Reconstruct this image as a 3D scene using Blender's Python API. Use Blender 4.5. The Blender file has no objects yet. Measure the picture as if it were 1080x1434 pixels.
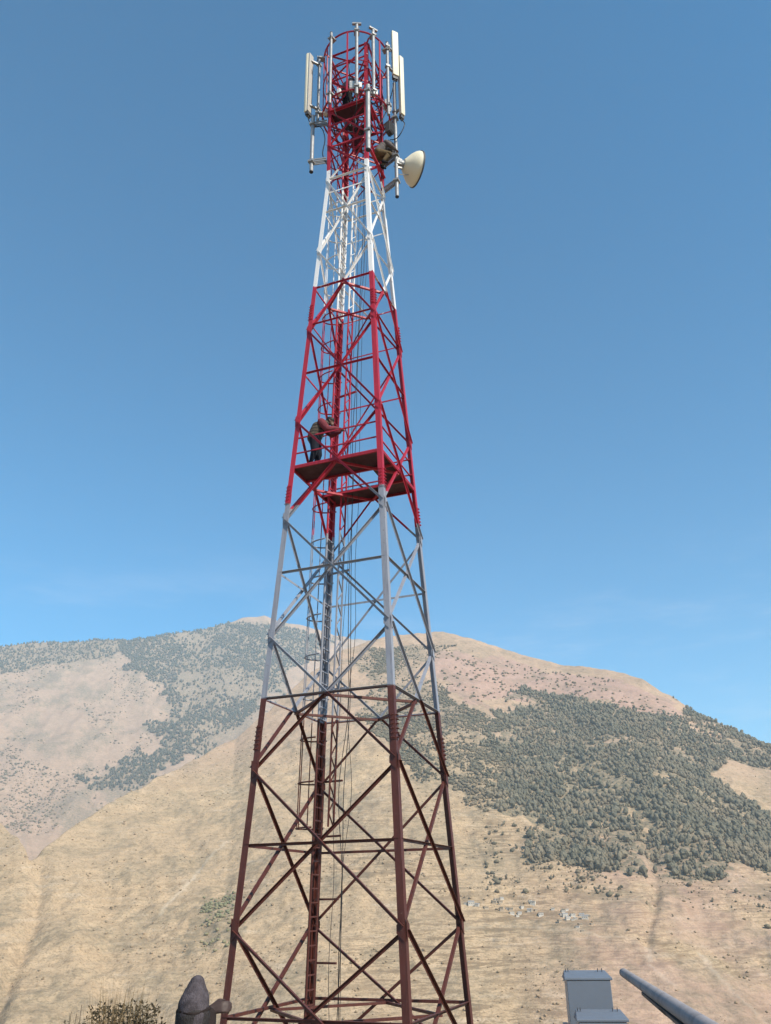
import bpy, bmesh, math, random
import numpy as np
from mathutils import Vector, Matrix

R = math.radians
sc = bpy.context.scene
C = sc.collection
H = 3.9                      # eye height above the tower's footing level (z = 0)

# ------------------------------------------------------------------ camera
cam_d = bpy.data.cameras.new('camera')
cam = bpy.data.objects.new('camera', cam_d); C.objects.link(cam)
cam_d.sensor_fit = 'VERTICAL'; cam_d.sensor_height = 24.0
cam_d.lens = 24.0 * 1157.64 / 1434.0
cam_d.clip_start = 0.05; cam_d.clip_end = 30000
pit, rol = R(25.3274), R(0.81977)
right0 = Vector((1, 0, 0)); up0 = Vector((0, -math.sin(pit), math.cos(pit)))
rx = right0 * math.cos(rol) - up0 * math.sin(rol)
uy = right0 * math.sin(rol) + up0 * math.cos(rol)
fz = -rx.cross(uy)
M = Matrix((rx, uy, -fz)).transposed().to_4x4()
M.translation = (0, 0, H)
cam.matrix_world = M
sc.camera = cam

# ------------------------------------------------------------------ sky, sun, exposure
SUN_AZ, SUN_EL = R(136), R(43)           # azimuth measured from +Y towards +X: behind the camera, to its right
world = bpy.data.worlds.new('World'); sc.world = world; world.use_nodes = True
wn = world.node_tree; bg = wn.nodes['Background']
sky = wn.nodes.new('ShaderNodeTexSky'); sky.sky_type = 'NISHITA'; sky.sun_disc = False
sky.sun_elevation = SUN_EL; sky.sun_rotation = SUN_AZ
sky.altitude = 1500; sky.air_density = 1.0; sky.dust_density = 0.5; sky.ozone_density = 1.5
wg = wn.nodes.new('ShaderNodeGamma'); wg.inputs[1].default_value = 1.1          # the deep, saturated blue of the photograph's sky
wm = wn.nodes.new('ShaderNodeMix'); wm.data_type = 'RGBA'; wm.blend_type = 'MULTIPLY'; wm.inputs[0].default_value = 1.0; wm.inputs[7].default_value = (0.05, 0.96, 1.20, 1)
wn.links.new(sky.outputs['Color'], wg.inputs[0]); wn.links.new(wg.outputs[0], wm.inputs[6]); # faint wisps of high cloud low over the ridges
wc = wn.nodes.new('ShaderNodeTexCoord'); wp = wn.nodes.new('ShaderNodeMapping'); wp.inputs[3].default_value = (3.2, 3.2, 17.0); wp.inputs[1].default_value = (0.35, 0.2, 0.0)
wz = wn.nodes.new('ShaderNodeTexNoise'); wz.inputs['Scale'].default_value = 1.0; wz.inputs['Detail'].default_value = 6; wz.inputs['Roughness'].default_value = 0.62
wr = wn.nodes.new('ShaderNodeMapRange'); wr.interpolation_type = 'SMOOTHSTEP'; wr.inputs[1].default_value = 0.50; wr.inputs[2].default_value = 0.72; wr.inputs[4].default_value = 0.30
ws = wn.nodes.new('ShaderNodeSeparateXYZ'); we = wn.nodes.new('ShaderNodeMapRange'); we.interpolation_type = 'SMOOTHSTEP'; we.inputs[1].default_value = 0.42; we.inputs[2].default_value = 0.22
wk = wn.nodes.new('ShaderNodeMath'); wk.operation = 'MULTIPLY'; wx = wn.nodes.new('ShaderNodeMix'); wx.data_type = 'RGBA'; wx.inputs[7].default_value = (5.6, 6.2, 7.6, 1)
wn.links.new(wc.outputs['Generated'], wp.inputs[0]); wn.links.new(wp.outputs[0], wz.inputs['Vector']); wn.links.new(wz.outputs['Fac'], wr.inputs[0])
wn.links.new(wc.outputs['Generated'], ws.inputs[0]); wn.links.new(ws.outputs['Z'], we.inputs[0]); wn.links.new(wr.outputs[0], wk.inputs[0]); wn.links.new(we.outputs[0], wk.inputs[1])
wn.links.new(wk.outputs[0], wx.inputs[0]); wn.links.new(wm.outputs[2], wx.inputs[6]); wn.links.new(wx.outputs[2], bg.inputs['Color'])
bg.inputs['Strength'].default_value = 0.10
sd = bpy.data.lights.new('sun', 'SUN'); sd.energy = 4.9; sd.angle = R(0.53); sd.color = (1.0, 0.91, 0.77)
so = bpy.data.objects.new('sun', sd); C.objects.link(so)
sdir = Vector((math.sin(SUN_AZ) * math.cos(SUN_EL), math.cos(SUN_AZ) * math.cos(SUN_EL), math.sin(SUN_EL)))
so.rotation_euler = sdir.to_track_quat('Z', 'Y').to_euler(); so.location = sdir * 100
sc.view_settings.view_transform = 'Standard'; sc.view_settings.look = 'None'
sc.view_settings.gamma = 1.0; sc.view_settings.exposure = 0.5
sc.render.engine = 'CYCLES'
sc.cycles.use_denoising = True
sc.cycles.volume_bounces = 1; sc.cycles.max_bounces = 6; sc.cycles.diffuse_bounces = 2

# ------------------------------------------------------------------ helpers
def tag(o, label=None, cat=None, group=None, kind=None):
    if label: o['label'] = label
    if cat: o['category'] = cat
    if group: o['group'] = group
    if kind: o['kind'] = kind
    return o
def empty(name, loc=(0, 0, 0), rz=0, parent=None):
    o = bpy.data.objects.new(name, None); C.objects.link(o)
    o.location = loc; o.rotation_euler = (0, 0, rz); o.empty_display_size = 0.3
    if parent: o.parent = parent
    return o
class MB:
    def __init__(s): s.v = []; s.f = []; s.m = []; s.cm = 0
    def add(s, vs, fs):
        b = len(s.v); s.v += [tuple(p) for p in vs]
        s.f += [tuple(b + i for i in f) for f in fs]; s.m += [s.cm] * len(fs); return s
    def box(s, c, size, rot=None):
        hx, hy, hz = [q / 2 for q in size]; c = Vector(c)
        P = [Vector((x, y, z)) for z in (-hz, hz) for x, y in ((-hx, -hy), (hx, -hy), (hx, hy), (-hx, hy))]
        if rot is not None: P = [rot @ p for p in P]
        return s.add([p + c for p in P], [(3, 2, 1, 0), (4, 5, 6, 7), (0, 1, 5, 4), (1, 2, 6, 5), (2, 3, 7, 6), (3, 0, 4, 7)])
    def prism(s, p0, p1, prof, a, b):
        """profile (list of 2-D points, counter-clockwise) in the axes a, b swept from p0 to p1"""
        p0, p1, a, b = Vector(p0), Vector(p1), Vector(a), Vector(b); n = len(prof)
        vs = [p0 + a * x + b * y for x, y in prof] + [p1 + a * x + b * y for x, y in prof]
        return s.add(vs, [tuple(range(n - 1, -1, -1)), tuple(range(n, 2 * n))] + [(i, (i + 1) % n, n + (i + 1) % n, n + i) for i in range(n)])
    def angle(s, p0, p1, w, t, a, b):
        return s.prism(p0, p1, [(0, 0), (w, 0), (w, t), (t, t), (t, w), (0, w)], a, b)
    def bar(s, p0, p1, w, h, upv=(0, 0, 1)):
        d = (Vector(p1) - Vector(p0)).normalized(); u = Vector(upv); a = d.cross(u)
        if a.length < 1e-4: a = d.cross(Vector((1, 0, 0)))
        a.normalize(); b = a.cross(d).normalized()
        return s.prism(p0, p1, [(-w / 2, -h / 2), (w / 2, -h / 2), (w / 2, h / 2), (-w / 2, h / 2)], a, b)
    def tube(s, pts, r, n=8, caps=True):
        pts = [Vector(p) for p in pts]; rs = r if isinstance(r, (list, tuple)) else [r] * len(pts)
        ref = Vector((0.31, 0.17, 1)).normalized(); base = len(s.v); vs = []
        for i, p in enumerate(pts):
            d = (pts[min(i + 1, len(pts) - 1)] - pts[max(i - 1, 0)]).normalized()
            a = d.cross(ref)
            if a.length < 0.05: a = d.cross(Vector((1, 0, 0)))
            a.normalize(); b = d.cross(a)
            vs += [p + (a * math.cos(2 * math.pi * k / n) + b * math.sin(2 * math.pi * k / n)) * rs[i] for k in range(n)]
        fs = [(i * n + k, i * n + (k + 1) % n, (i + 1) * n + (k + 1) % n, (i + 1) * n + k) for i in range(len(pts) - 1) for k in range(n)]
        if caps: fs += [tuple(range(n - 1, -1, -1)), tuple((len(pts) - 1) * n + k for k in range(n))]
        return s.add(vs, fs)
    def lathe(s, prof, c, axis, n=40):
        """prof: list of (distance along axis, radius)"""
        c = Vector(c); ax = Vector(axis).normalized(); a = ax.cross(Vector((0, 0, 1)))
        if a.length < 0.01: a = Vector((1, 0, 0))
        a.normalize(); b = ax.cross(a)
        vs = [c + ax * d + (a * math.cos(2 * math.pi * k / n) + b * math.sin(2 * math.pi * k / n)) * max(r, 1e-4) for d, r in prof for k in range(n)]
        fs = [(i * n + k, (i + 1) * n + k, (i + 1) * n + (k + 1) % n, i * n + (k + 1) % n) for i in range(len(prof) - 1) for k in range(n)]
        return s.add(vs, fs)
    def ring(s, c, rad, r, n=48, m=6, a0=0, a1=2 * math.pi):
        pts = [(c[0] + rad * math.cos(a0 + (a1 - a0) * k / n), c[1] + rad * math.sin(a0 + (a1 - a0) * k / n), c[2]) for k in range(n + 1)]
        return s.tube(pts, r, m, caps=False)
    def build(s, name, mats, parent=None, smooth=False, bevel=0):
        me = bpy.data.meshes.new(name); me.from_pydata(s.v, [], s.f)
        for m in (mats if isinstance(mats, (list, tuple)) else [mats]): me.materials.append(m)
        if any(s.m): me.polygons.foreach_set('material_index', s.m)
        bm = bmesh.new(); bm.from_mesh(me); bmesh.ops.recalc_face_normals(bm, faces=bm.faces)
        if bevel: bmesh.ops.bevel(bm, geom=list(bm.edges), offset=bevel, segments=2, affect='EDGES', profile=0.5)
        bm.to_mesh(me); bm.free()
        if smooth:
            me.polygons.foreach_set('use_smooth', [True] * len(me.polygons))
            try: me.set_sharp_from_angle(angle=R(40))
            except Exception: pass
        o = bpy.data.objects.new(name, me); C.objects.link(o)
        if parent: o.parent = parent
        return o

# ------------------------------------------------------------------ materials
class NT:
    def __init__(s, name):
        s.mat = bpy.data.materials.new(name); s.mat.use_nodes = True; s.t = s.mat.node_tree
        s.b = s.t.nodes['Principled BSDF']; s.n = s.t.nodes; s.l = s.t.links
    def new(s, typ, **kw):
        n = s.n.new(typ)
        for k, v in kw.items(): setattr(n, k, v)
        return n
    def coord(s, which='Object'): return s.new('ShaderNodeTexCoord').outputs[which]
    def sock(s, sk, v):
        if hasattr(v, 'is_output') or isinstance(v, bpy.types.NodeSocket): s.l.new(v, sk)
        else: sk.default_value = v
    def noise(s, vec, scale, detail=4, rough=0.6, dist=0.0):
        n = s.new('ShaderNodeTexNoise'); s.l.new(vec, n.inputs['Vector'])
        n.inputs['Scale'].default_value = scale; n.inputs['Detail'].default_value = detail
        n.inputs['Roughness'].default_value = rough; n.inputs['Distortion'].default_value = dist
        return n.outputs['Fac']
    def math(s, op, a, b=0.0, c=0.0, clamp=False):
        n = s.new('ShaderNodeMath', operation=op, use_clamp=clamp)
        s.sock(n.inputs[0], a); s.sock(n.inputs[1], b)
        if op in ('MULTIPLY_ADD', 'SMOOTH_MIN', 'SMOOTH_MAX'): s.sock(n.inputs[2], c)
        return n.outputs[0]
    def ramp(s, f, lo, hi, a=0.0, b=1.0):
        n = s.new('ShaderNodeMapRange'); n.interpolation_type = 'SMOOTHSTEP'
        s.sock(n.inputs[0], f); n.inputs[1].default_value = lo; n.inputs[2].default_value = hi
        n.inputs[3].default_value = a; n.inputs[4].default_value = b
        return n.outputs[0]
    def mix(s, f, a, b, blend='MIX'):
        n = s.new('ShaderNodeMix', data_type='RGBA', blend_type=blend)
        s.sock(n.inputs[0], f)
        for sk, v in ((n.inputs[6], a), (n.inputs[7], b)):
            if isinstance(v, tuple): sk.default_value = (*v, 1)
            else: s.l.new(v, sk)
        return n.outputs[2]
    def scale(s, vec, sx, sy, sz):
        n = s.new('ShaderNodeMapping'); s.l.new(vec, n.inputs[0]); n.inputs[3].default_value = (sx, sy, sz); return n.outputs[0]
    def bump(s, h, strength, dist):
        n = s.new('ShaderNodeBump'); n.inputs['Strength'].default_value = strength; n.inputs['Distance'].default_value = dist
        s.l.new(h, n.inputs['Height']); s.l.new(n.outputs[0], s.b.inputs['Normal'])
    def done(s, col=None, rough=0.6, metal=0.0, spec=0.5):
        if col is not None:
            if isinstance(col, tuple): s.b.inputs['Base Color'].default_value = (*col, 1)
            else: s.l.new(col, s.b.inputs['Base Color'])
        s.sock(s.b.inputs['Roughness'], rough); s.b.inputs['Metallic'].default_value = metal
        s.b.inputs['Specular IOR Level'].default_value = spec
        return s.mat

def plain(name, c, rough=0.6, metal=0.0, var=0.25, scale=6.0, dark=(0.5, 0.5, 0.5), spec=0.4, bump=0.0):
    m = NT(name); v = m.coord(); n = m.noise(v, scale, 5, 0.65)
    d = tuple(a * b for a, b in zip(c, dark))
    col = m.mix(m.math('MULTIPLY', m.ramp(n, 0.45, 0.8), var * 2, clamp=True), c, d)
    if bump: m.bump(m.noise(v, scale * 4, 4, 0.6), 0.5, bump)
    return m.done(col, m.ramp(n, 0.2, 0.8, rough - 0.1, min(rough + 0.15, 1)), metal, spec)

def tower_paint():
    m = NT('tower_paint'); v = m.coord(); sep = m.new('ShaderNodeSeparateXYZ'); m.l.new(v, sep.inputs[0])
    n = m.noise(v, 2.2, 4, 0.7); n2 = m.noise(m.scale(v, 9, 9, 1.2), 1.0, 4, 0.7)
    z = m.math('ADD', sep.outputs['Z'], m.math('MULTIPLY', m.math('SUBTRACT', n, 0.5), 0.35))
    n5 = m.noise(m.scale(v, 14, 14, 0.9), 1.0, 5, 0.75)
    lower_red = m.mix(m.ramp(n2, 0.35, 0.75), (0.098, 0.026, 0.018), (0.062, 0.018, 0.013))
    lower_grey = m.mix(m.ramp(n2, 0.4, 0.8), (0.285, 0.295, 0.335), (0.21, 0.21, 0.245))
    red = m.mix(m.ramp(n5, 0.40, 0.75), (0.44, 0.020, 0.042), (0.25, 0.016, 0.032))
    white = m.mix(m.ramp(n2, 0.5, 0.9), (0.80, 0.78, 0.76), (0.62, 0.60, 0.58))
    lower_red = m.mix(m.math('MULTIPLY', m.ramp(n5, 0.55, 0.75), 0.6), lower_red, (0.14, 0.055, 0.042))
    lower_grey = m.mix(m.math('MULTIPLY', m.ramp(n5, 0.58, 0.74), 0.5), lower_grey, (0.24, 0.17, 0.13))
    col = m.mix(m.ramp(sep.outputs['Z'], 8.53, 8.57), lower_red, lower_grey)  # two lowest bands: dark brown, then grey, duller than the bands above
    col = m.mix(m.ramp(z, 13.98, 14.02), col, red)
    col = m.mix(m.ramp(z, 21.88, 21.92), col, white)
    col = m.mix(m.ramp(z, 27.18, 27.22), col, red)
    spots = m.ramp(m.noise(v, 11, 4, 0.7), 0.62, 0.68)
    col = m.mix(m.math('MULTIPLY', spots, 0.55), col, (0.16, 0.09, 0.06))
    m.bump(m.noise(v, 30, 3, 0.6), 0.15, 0.01)
    return m.done(col, m.ramp(n, 0.2, 0.8, 0.42, 0.65), 0.0, 0.4)

MT = {}
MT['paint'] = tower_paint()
MT['galv'] = plain('galvanised_steel', (0.30, 0.305, 0.31), 0.55, 0.3, 0.3, 8, (0.6, 0.6, 0.62))
MT['cream'] = plain('cream_radome', (0.76, 0.69, 0.52), 0.55, 0, 0.15, 3, (0.82, 0.8, 0.74))
MT['alu'] = plain('antenna_back', (0.50, 0.47, 0.42), 0.5, 0.2, 0.2, 5)
MT['black'] = plain('black_rubber', (0.02, 0.02, 0.024), 0.55, 0, 0.2, 9)
MT['darkgrey'] = plain('dark_grey_plastic', (0.07, 0.07, 0.075), 0.6, 0, 0.2, 8)
MT['whitebox'] = plain('white_powder_coat', (0.74, 0.73, 0.70), 0.5, 0, 0.2, 6, (0.75, 0.72, 0.7))
MT['plate'] = plain('red_floor_plate', (0.06, 0.014, 0.022), 0.6, 0, 0.35, 3)
MT['blue'] = plain('blue_grey_enamel', (0.145, 0.163, 0.195), 0.5, 0, 0.18, 4, (0.75, 0.75, 0.75))
MT['cabside'] = plain('beige_sheet_steel', (0.50, 0.42, 0.38), 0.55, 0, 0.25, 4, (0.7, 0.66, 0.62))
MT['polegrey'] = plain('grey_pole_paint', (0.29, 0.265, 0.265), 0.95, 0.0, 0.5, 5, (0.6, 0.6, 0.6))
MT['concrete'] = plain('concrete', (0.34, 0.32, 0.29), 0.9, 0, 0.35, 3, bump=0.01)
MT['skin'] = plain('skin', (0.17, 0.09, 0.06), 0.55, 0, 0.15, 20)
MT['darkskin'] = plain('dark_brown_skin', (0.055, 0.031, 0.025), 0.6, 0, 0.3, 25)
MT['hair'] = plain('black_hair', (0.012, 0.010, 0.010), 0.6, 0, 0.2, 30)
def cloth(name, c, stripe=None, sc_=9.0, rough=0.9):
    m = NT(name); v = m.coord(); n = m.noise(v, 7, 4, 0.6)
    col = m.mix(m.ramp(n, 0.3, 0.75), c, tuple(q * 0.62 for q in c))
    if stripe:
        w = m.new('ShaderNodeTexWave', wave_type='BANDS', bands_direction='Z'); m.l.new(v, w.inputs[0])
        w.inputs['Scale'].default_value = sc_; w.inputs['Distortion'].default_value = 3.5; w.inputs['Detail'].default_value = 2
        col = m.mix(m.ramp(w.outputs['Fac'], 0.5, 0.75), col, stripe)
    m.bump(m.noise(v, 22, 4, 0.6), 0.6, 0.012)
    return m.done(col, rough, 0, 0.2)
MT['camo'] = cloth('brown_striped_wool', (0.115, 0.092, 0.07), (0.04, 0.034, 0.03), 3.2)
MT['redsleeve'] = cloth('red_wool', (0.21, 0.045, 0.055))
MT['navy'] = cloth('dark_navy_cloth', (0.016, 0.018, 0.028))
MT['blackcloth'] = cloth('black_cloth', (0.013, 0.013, 0.015))
MT['purple'] = cloth('grey_purple_cloth', (0.075, 0.058, 0.08))
MT['greybrown'] = cloth('grey_brown_cloth', (0.14, 0.12, 0.115))
MT['darkbrown'] = cloth('dark_brown_wool', (0.032, 0.022, 0.02))
MT['khaki'] = cloth('khaki_cloth', (0.13, 0.09, 0.045))
def knit(name, a, c):
    m = NT(name); v = m.coord(); n = m.noise(v, 16, 5, 0.7)
    w = m.new('ShaderNodeTexWave', wave_type='RINGS', rings_direction='Z'); m.l.new(v, w.inputs[0]); w.inputs['Scale'].default_value = 38; w.inputs['Distortion'].default_value = 2.0
    n2 = m.noise(m.scale(v, 120, 120, 60), 1.0, 2, 0.6)
    col = m.mix(m.ramp(n, 0.35, 0.7), a, c); col = m.mix(m.math('MULTIPLY', m.ramp(n2, 0.4, 0.7), 0.5), col, tuple(q * .45 for q in a))
    m.bump(m.math('ADD', m.math('MULTIPLY', n2, .6), m.math('MULTIPLY', n, .8)), 0.9, 0.012)
    return m.done(col, 0.95, 0, 0.1)
MT['hat'] = knit('grey_knit', (0.105, 0.088, 0.096), (0.045, 0.037, 0.039))
MT['hatlow'] = knit('charcoal_knit', (0.058, 0.050, 0.048), (0.035, 0.03, 0.03))

# ------------------------------------------------------------------ terrain
#<TERRAIN>
def _hash(ix, iy, seed):
    h = (ix.astype(np.int64) * 374761393 + iy.astype(np.int64) * 668265263 + seed * 1274126177) & 0xffffffff
    h = ((h ^ (h >> 13)) * 1274126177) & 0xffffffff
    return ((h ^ (h >> 16)) & 0xffff) / 65535.0
def vnoise(x, y, seed=0):
    ix = np.floor(x); iy = np.floor(y); fx = x - ix; fy = y - iy
    fx = fx * fx * (3 - 2 * fx); fy = fy * fy * (3 - 2 * fy)
    a = _hash(ix, iy, seed); b = _hash(ix + 1, iy, seed); c = _hash(ix, iy + 1, seed); d = _hash(ix + 1, iy + 1, seed)
    return (a + (b - a) * fx) * (1 - fy) + (c + (d - c) * fx) * fy
def fbm(x, y, s, oct=4, seed=0, gain=0.5):
    v = 0; a = 1; t = 0
    for o in range(oct):
        v = v + a * (vnoise(x / s + 17.3 * o, y / s - 9.1 * o, seed + o) - 0.5); t += a; a *= gain; s = s / 2.03
    return v / t * 2
M2 = np.array([(-60,1800,260),(-39.00,1500,243),(-33.87,1400,201),(-27.33,1250,136),(-23.99,1150,96),(-22.73,1080,73),(-22.02,1020,48),(-21.37,1050,61),(-19.90,1120,86),(-18.21,1200,117),(-13.84,1380,196),(-10.29,1520,267),(-8.49,1600,328),(-5.66,1760,445),(-3.18,1880,535),(-1.15,1950,581),(0.90,2000,606),(3.97,2020,617),(5.97,2000,593),(7.93,1980,557),(9.86,1950,527),(12.23,1900,488),(15.03,1850,457),(17.24,1800,416),(18.87,1750,367),(20.04,1720,330),(21.22,1700,306),(22.72,1670,268),(24.20,1640,239),(28.41,1550,169),(34.61,1500,93),(60,1500,60)], float)
M1 = np.array([(-60,4200,700),(-39.50,4200,815),(-31.49,4200,1001),(-25.78,4200,1119),(-23.29,4200,1159),(-20.21,4150,1177),(-17.92,4100,1173),(-16.54,4100,1199),(-14.20,4150,1254),(-11.79,4200,1313),(-10.33,4200,1353),(-8.83,4200,1373),(-7.29,4200,1341),(-5.24,4200,1309),(-3.19,4250,1291),(0.88,4300,1240),(7.83,4300,1106),(20.98,4300,667),(31.84,4300,419),(60,4300,380)], float)
NEAR = np.array([(0,-1.6),(3,-1.65),(6,-2.15),(10,-2.75),(15,-3.5),(18,-3.9),(27.5,-3.9),(34,-6),(60,-17),(180,-62),(380,-140),(600,-150),(9000,-150)], float)
def terrain(x, y):
    """height above the camera's eye (m) at world x, y"""
    r = np.hypot(x, y); az = np.degrees(np.arctan2(x, y))
    aa = np.clip(np.abs(az), 0, 180); front = np.clip((75 - aa) / 30, 0, 1)
    azc = np.clip(az, -60, 60)
    near = np.interp(r, NEAR[:, 0], NEAR[:, 1]) + fbm(x, y, 9, 3, 3) * np.interp(r, [0, 30, 60, 300], [.05, .08, 1.5, 8])
    R2 = np.interp(azc, M2[:, 0], M2[:, 1]); Z2 = np.interp(azc, M2[:, 0], M2[:, 2]) * (0.4 + 0.6 * front)
    rf, zf = 380.0, -140.0
    t = (r - rf) / (R2 - rf); tc = np.clip(t, 0, 1)
    g = 0.62 * tc + 0.38 * tc ** 2
    z2 = zf + (Z2 - zf) * g
    over = np.maximum(r - R2, 0)
    z2 = z2 - 0.5 * over * over / (over + 60)
    away = np.clip(1 - np.abs(t - 1) * 4, 0, 1)                 # keeps the crest line clean
    amp = np.clip(t * 3, 0, 1) * (1 - 0.8 * away)
    s = az / 57.3 * 1200                                          # distance along the slope
    gul = fbm(s + 0.18 * r + 40 * fbm(x, y, 300, 2, 11), r * 0.22, 120, 4, 21)
    z2 = z2 + amp * (gul * 17 + fbm(x, y, 60, 4, 31) * 5 + fbm(x, y, 15, 2, 33) * 2.6 + fbm(x, y, 6.5, 2, 35) * 1.3) + away * fbm(x, y, 40, 3, 77) * 5
    # the stream bed at the foot of the spur on the left and the one on the right flank
    for a0, wd, dp, r0, r1 in ((-22.2, 0.5, 8, 500, 1080), (15.3, 0.35, 4.5, 700, 1150)):
        z2 = z2 - dp * np.exp(-((az - a0 - 1.0 * np.sin(r / 120.)) / wd) ** 2) * np.clip((r - r0) / 100, 0, 1) * np.clip((r1 - r) / 60, 0, 1)
    # terraces on the lower slopes
    tz = fbm(x, y, 160, 3, 91); per = 6.5
    ph = (z2 + 5 * tz) / per; fr = ph - np.floor(ph)
    step = (np.clip((fr - 0.15) / 0.5, 0, 1) - fr) * per
    tmask = np.clip((0.62 - t + 0.25 * tz) * 6, 0, 1) * np.clip(t * 12, 0, 1)
    z2 = z2 + step * 0.16 * tmask
    R1 = np.interp(azc, M1[:, 0], M1[:, 1]); Z1 = np.interp(azc, M1[:, 0], M1[:, 2]) * (0.4 + 0.6 * front)
    t1 = (r - 2150) / (R1 - 2150); t1c = np.clip(t1, 0, 1)
    z1 = -80 + (Z1 + 80) * (0.75 * t1c + 0.25 * t1c ** 2) - 0.4 * np.maximum(r - R1, 0)
    aw1 = np.clip(1 - np.abs(t1 - 1) * 5, 0, 1)
    s1 = az / 57.3 * 3500
    g1 = fbm(s1 - 0.25 * r + 90 * fbm(x, y, 700, 2, 41), r * 0.25, 420, 5, 51)
    z1 = z1 + np.clip(t1 * 4, 0, 1) * (1 - 0.8 * aw1) * (g1 * 95 + fbm(x, y, 140, 4, 61) * 26) + aw1 * fbm(x, y, 90, 3, 63) * 12
    z1 = np.maximum(np.where(t1 < 0, -150, z1), -150)
    z = np.where(r < 380, near, np.maximum(z2, z1))
    return z
#</TERRAIN>
PINE = [(213,1593),(289,1700),(383,1561),(470,1525),(520,1590),(575,1640),(600,1600),(690,1530),(720,1440),(626,1408),(537,1345),(486,1268),(461,1137),(488,1132),(416,950),(296,906),(223,899),(156,916),(171,1035),(129,1035),(154,1271),(156,1461)]
SCRUB = [(-62,1861),(30,1943),(168,1945),(108,1832),(25,1760),(81,1666),(128,1551),(185,1485),(129,1005),(70,1143),(14,1178),(-43,1481)]
REDSOIL = [(93,1848),(163,1897),(259,1878),(388,1800),(464,1739),(535,1611),(539,1572),(410,1520),(395,1602),(302,1695),(201,1604),(141,1550),(100,1725)]
FARWOOD = [(-1300,4000),(-1010,4140),(-850,4140),(-735,4060),(-500,4080),(-378,4130),(-269,4171),(-516,3453),(-596,3278),(-740,3001),(-920,2766),(-1004,2941),(-884,3054),(-911,3428),(-1148,3693)]
TOPWOOD = [(-1960,3800),(-1853,3836),(-1471,3998),(-1290,4020),(-1204,3843),(-1383,3706),(-1537,3618),(-1680,3528),(-1795,3516)]
GREENBUSH = [(-182,887),(-156,910),(-134,813),(-139,761),(-163,765),(-172,828)]
VILLAGE = [(68,819),(121,812),(170,779),(154,739),(117,789),(65,792)]
PATHS = [[(233,719),(233,693),(237,673),(239,650),(239,624)],[(148,747),(169,733),(192,715),(189,679),(195,652)],[(-215,858),(-212,874),(-205,968),(-193,1038)],[(53,754),(90,768),(124,763),(148,747)]]
def inpoly(x, y, P):
    c = np.zeros(x.shape, bool); n = len(P)
    for i in range(n):
        (x0, y0), (x1, y1) = P[i], P[i - 1]
        k = ((y0 > y) != (y1 > y)) & (x < (x1 - x0) * (y - y0) / ((y1 - y0) or 1e-9) + x0)
        c ^= k
    return c
def warped(x, y, P, w, sc_):
    dx = fbm(x, y, sc_, 5, 201, 0.65) * w; dy = fbm(x, y, sc_, 5, 301, 0.65) * w
    return inpoly(x + dx, y + dy, P)

def terrain_mat():
    m = NT('hillside_ground'); v = m.coord()
    att = m.new('ShaderNodeAttribute', attribute_name='cover'); sp = m.new('ShaderNodeSeparateColor'); m.l.new(att.outputs['Color'], sp.inputs[0])
    sep = m.new('ShaderNodeSeparateXYZ'); m.l.new(v, sep.inputs[0])
    n1 = m.noise(v, 0.006, 6, 0.6); n2 = m.noise(v, 0.035, 6, 0.7); n3 = m.noise(v, 0.16, 5, 0.7); n4 = m.noise(v, 0.5, 3, 0.7)
    grass = m.mix(m.ramp(n2, 0.35, 0.65), (0.54, 0.385, 0.235), (0.43, 0.30, 0.18))
    grass = m.mix(m.ramp(n1, 0.42, 0.62), grass, m.mix(n3, (0.49, 0.34, 0.22), (0.41, 0.305, 0.18)))
    # field edges and terrace walls: broken darker dashes along the contour lines
    d1 = m.noise(m.scale(v, 0.030, 0.003, 0.40), 1.0, 3, 0.65, 0.4); d2 = m.noise(m.scale(v, 0.075, 0.008, 0.9), 1.0, 3, 0.65, 0.3)
    patchy = m.ramp(m.noise(v, 0.011, 4, 0.6), 0.36, 0.56, 0.3, 1.0)
    line = m.math('MULTIPLY', m.math('MAXIMUM', m.ramp(d1, 0.50, 0.60), m.math('MULTIPLY', m.ramp(d2, 0.51, 0.60), 0.85)), patchy)
    grass = m.mix(m.math('MULTIPLY', line, m.math('MULTIPLY', sp.outputs['Blue'], 0.85)), grass, (0.21, 0.145, 0.085))
    pale = m.math('MULTIPLY', m.ramp(m.noise(m.scale(v, 0.02, 0.006, 0.16), 1.0, 4, 0.7), 0.55, 0.7), 0.55)
    grass = m.mix(pale, grass, (0.56, 0.43, 0.30))
    grass = m.mix(m.math('MULTIPLY', m.ramp(n3, 0.52, 0.66), 0.75), grass, (0.26, 0.185, 0.11))
    grass = m.mix(m.math('MULTIPLY', m.ramp(n4, 0.5, 0.66), 0.75), grass, (0.22, 0.155, 0.09))
    pt = m.new('ShaderNodeAttribute', attribute_name='path')
    grass = m.mix(m.math('MULTIPLY', pt.outputs['Fac'], m.ramp(n3, 0.3, 0.55)), grass, (0.62, 0.49, 0.35))
    red = m.mix(m.ramp(n2, 0.35, 0.7), (0.44, 0.275, 0.22), (0.36, 0.215, 0.17))
    red = m.mix(m.math('MULTIPLY', m.ramp(n3, 0.46, 0.7), 0.6), red, (0.30, 0.21, 0.14))
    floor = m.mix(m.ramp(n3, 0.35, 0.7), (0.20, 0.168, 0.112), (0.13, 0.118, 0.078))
    col = m.mix(sp.outputs['Green'], grass, red)
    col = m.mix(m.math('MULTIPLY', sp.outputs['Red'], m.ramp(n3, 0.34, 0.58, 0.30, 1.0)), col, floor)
    h = m.math('ADD', m.math('MULTIPLY', n2, 2.4), m.math('ADD', m.math('MULTIPLY', n3, 1.6), m.math('MULTIPLY', n4, 0.7)))
    m.bump(h, 0.8, 1.0)
    return m.done(col, 0.95, 0, 0.1)
MT['hill'] = terrain_mat()

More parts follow.
